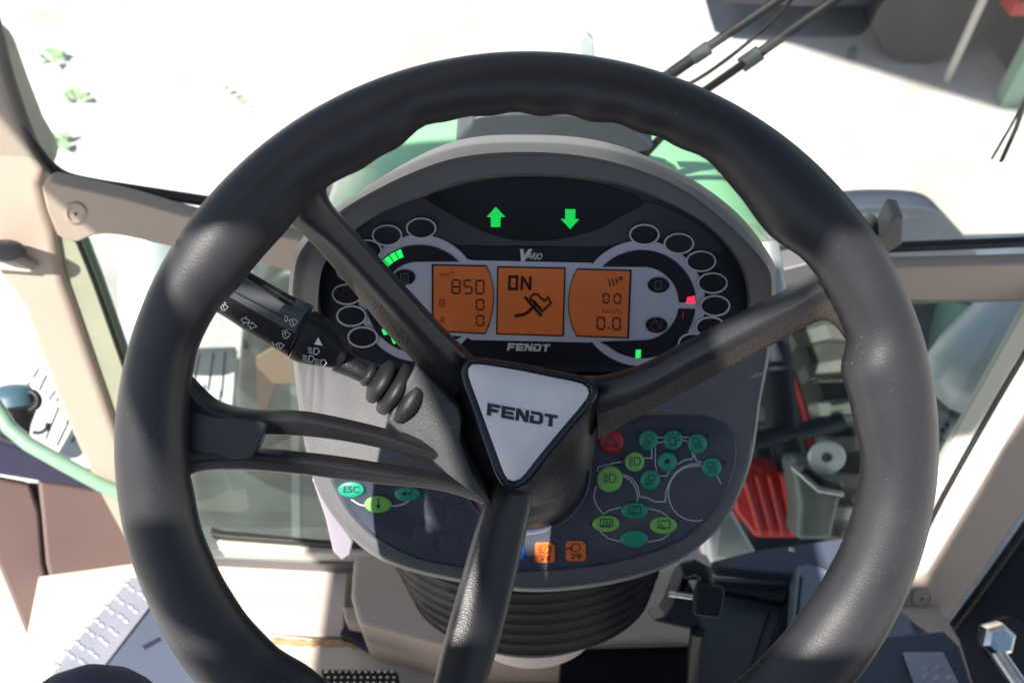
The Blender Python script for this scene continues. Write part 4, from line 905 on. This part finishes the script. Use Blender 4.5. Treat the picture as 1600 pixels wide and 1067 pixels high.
prism('hub_carrier', [(1238,722),(1262,716),(1300,738),(1322,755),(1312,790),(1300,845),(1246,845),(1250,790)], slope_plane(1280,780,1.6,45), .08, M['heat'], ax, bevel=.012)
prism('axle_beam', [(1180,700),(1240,690),(1330,730),(1330,900),(1120,900),(1120,860),(1170,850)], slope_plane(1240,800,1.95,40), .1, M['navy_dark'], ax, bevel=.02)
L = [[slope_plane(1292,712,1.52,60).hit(x, y, h) for x, y in ell(1292, 714, 30*s, 26*s, 30)] for s, h in ((1,0),(1,.02),(.85,.026),(.3,.026),(.28,.01))]
vs, fs = loft(L, True, False, True); mk('steel_disc', vs, fs, M['pale_tank'], ax, smooth=True, angle=40)
tube([V(1250,735,1.5), V(1275,752,1.5), V(1310,768,1.5)], .012, M['black'], 'hydraulic_hose', ax, 12)
tube([V(1238,728,1.5), V(1280,765,1.48), V(1318,772,1.47)], .005, M['chrome'], 'hydraulic_pipe', ax, 10)
tube([V(1205,520,1.75), V(1215,600,1.75), V(1225,680,1.75), V(1240,730,1.75)], .035, M['navy_dark'], 'steering_ram', ax, 18)
tube([V(1170,690,1.7), V(1260,672,1.75), V(1310,660,1.8)], .02, M['navy_dark'], 'tie_rod', ax, 14)
tag(prism('frame_cover', [(1100,800),(1140,790),(1180,860),(1190,885),(1110,885)], slope_plane(1140,840,1.3,50), .05, M['pale_tank'], None, bevel=.01), 'pale casting beside the lower right edge of the dashboard', 'cover')
mg = prism('mudguard', cat_closed([(1290,345),(1330,326),(1400,322),(1460,328),(1490,350),(1530,400),(1560,470),(1300,480)], 40), PY(1.30), .08, mat('mudguard_blue', (.07,.085,.11), .45, var=.15, vscale=8), None, bevel=.02, back=(0, 1, -.25), seg=4)
tag(mg, 'dark blue grey mudguard beyond the right cross beam', 'mudguard')
ex = thing('exhaust_silencer', 'pale rounded silencer above a perforated heat shield beside the right pillar', 'exhaust', V(1540, 620, 1.35))
EP = slope_plane(1540, 600, 1.40, 55)
tube([V(1700,425,1.36), V(1640,480,1.36), V(1580,535,1.36), V(1540,575,1.36), V(1515,605,1.36), V(1500,625,1.36), V(1492,640,1.36)], lambda t: .085*sqrt(max(.02, 1-max(0,(t-.55)/.45)**2.2)), M['pale_tank'], 'silencer_body', ex, 36)
hsp = slope_plane(1500, 700, 1.48, 45)
prism('heat_shield', [(1440,640),(1470,640),(1560,700),(1600,700),(1560,800),(1460,960),(1330,900),(1400,700)], hsp, .02, M['heat'], ex, bevel=.004)
decal('shield_holes', [ell(x, y, 3, 4, 12) for x, y in ((1459,652),(1465,662),(1473,672),(1464,678),(1473,688),(1464,695),(1463,711),(1455,668),(1455,684),(1480,664))], hsp, .001, M['bezel'], ex)
tag(tube([V(1500,480,1.9), V(1480,560,1.9), V(1485,600,1.9)], .05, M['green_bar'], 'green_frame_tube', None, 18), 'green tube outside behind the lower right window glass', 'tube')
tag(prism('chassis_block', [(1380,470),(1700,460),(1700,760),(1380,760)], PY(1.75), .3, mat('chassis_bluegrey', (.08,.10,.12), .5, var=.4, vscale=4), None, bevel=.03), 'blue grey machinery block behind the silencer', 'machinery')
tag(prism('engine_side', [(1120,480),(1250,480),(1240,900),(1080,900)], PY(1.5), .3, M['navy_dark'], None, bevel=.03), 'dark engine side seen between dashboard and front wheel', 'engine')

# ------------------------------------------------------------------ yard beyond: parked car, green frame, weeds
G = lambda x, y: PZ(0).hit(x, y)
car = thing('parked_car', 'dark blue car parked in its own shadow at the top right', 'car', G(1420, 60))
g0 = G(1400, 122)
def carbody():
    L = []
    for x, s in ((-1.0,.86),(-.9,.96),(-.5,1.0),(.5,1.0),(1.2,1.0),(2.6,.98),(3.2,.9)):
        L.append([(g0.x+x, g0.y+.1+yy*s+(1-s)*.9, z) for yy, z in ((.1,.28),(.0,.45),(-.02,.62),(.06,.80),(.22,.95),(.5,1.40),(1.3,1.42),(1.75,.95),(1.85,.5),(1.7,.28))])
    vs, fs = loft(L, True, True, True); return vs, fs
vs, fs = carbody(); mk('body', vs, fs, M['car'], car, smooth=True, angle=35)
for wx in (.14, 2.4):
    lathe = [[(g0.x+wx+r*cos(2*pi*j/32), g0.y+.12+dy, .31+r*sin(2*pi*j/32)) for j in range(32)] for dy, r in ((0,.18),(-.01,.29),(.02,.31),(.2,.31))]
    vs, fs = loft(lathe, True, True, True); mk('wheel', vs, fs, M['black'], car, smooth=True, angle=40)
box('tail_light', (g0.x+.42, g0.y-.02, .34), (g0.x+.50, g0.y+.14, .42), M['red'], car, .01)
box('bumper_panel', (g0.x+.30, g0.y-.01, .42), (g0.x+.62, g0.y+.14, .62), M['beige'], car, .02)
fr = thing('green_frame_machine', 'green steel frame machine with dark panel at the right edge', 'machine', G(1570, 165))
gp = G(1563, 168)
box('frame_post', (gp.x, gp.y, 0), (gp.x+.09, gp.y+.09, 2.4), M['green_bar'], fr, .006)
box('frame_rail', (gp.x+.09, gp.y+.02, .14), (gp.x+1.4, gp.y+.07, .20), M['pale_tank'], fr, .004)
box('side_panel', (gp.x+.13, gp.y+.12, .02), (gp.x+3.0, gp.y+1.5, 2.1), M['car'], fr, .02)
post = G(1475, 130); tag(box('marker_post', (post.x, post.y, 0), (post.x+.03, post.y+.03, .8), M['sill'], None, .004), 'thin pale post standing in the shade at the top right', 'post')
pan = thing('occluder', 'added unseen grey canopy roof beyond the top right that shades the parked car', 'occluder', G(1500, 60))
c0 = G(1175, 52); c1 = G(1560, 172); hz = 7.0; k = hz/tan(SUN_EL); off = Vv((-sin(SUN_AZ)*-k, cos(SUN_AZ)*k, hz))  # added unseen sheet, offset along the sun to shade this corner of the yard
off = to_sun*(hz/to_sun.z)
pq = [c0+off, c1+off, c1+off+Vv((3.0,-.9,0)), c1+off+Vv((4,6,0)), c0+off+Vv((.4,6,0))]
vv = pq+[p+Vv((0,0,.08)) for p in pq]; n5 = 5
mk('occluder_sheet', vv, [tuple(range(5)), tuple(range(5,10))]+[(i,(i+1) % 5,(i+1) % 5+5,i+5) for i in range(5)], M['steel'], pan)
for i, p in enumerate((pq[3], pq[4])): box('occluder_post', (p.x-.05, p.y-.2, 0), (p.x+.05, p.y-.1, hz), M['steel'], pan, .005)
vs, fs = [], []
for (cx, cy, n, s) in ((88,97,7,.10),(122,160,6,.09),(92,228,8,.10),(350,150,4,.05),(380,165,4,.05)):
    c = G(cx, cy)
    for i in range(n):
        a = random.uniform(0, 2*pi); r = s*random.uniform(.6,1.2); d = Vv((cos(a), sin(a), 0)); q = Vv((-sin(a), cos(a), 0)); b = len(vs)
        vs += [c+d*.02, c+d*r*.5+q*r*.22+Vv((0,0,.05)), c+d*r+Vv((0,0,.03)), c+d*r*.5-q*r*.22+Vv((0,0,.05))]; fs.append((b,b+1,b+2,b+3))
wd_ = mk('yard_weeds', vs, fs, M['leaf']); wd_['kind'] = 'stuff'; wd_['label'] = 'small green weeds growing on the pale yard'; wd_['category'] = 'weeds'

# ------------------------------------------------------------------ operator seat and rear of the cab (behind the viewpoint, added to cut stray light)
seat = thing('added_seat', 'unseen added dark cloth seat behind the steering wheel', 'seat', (0, -.4, FZ))
box('cushion', (-.26, -.62, 1.52), (.26, .02, 1.64), M['cloth'], seat, .03)
box('backrest', (-.25, -.78, 1.60), (.25, -.64, 2.20), M['cloth'], seat, .04)
box('seat_base', (-.20, -.55, 1.24), (.20, -.10, 1.52), M['black'], seat, .02)
box('added_rear_wall', (-.95, -1.02, 1.0), (.95, -.98, 2.2), M['headliner'], cab)
box('side_console', (.34, -.75, 1.24), (.70, .12, 1.72), M['navy_dark'], seat, .03)
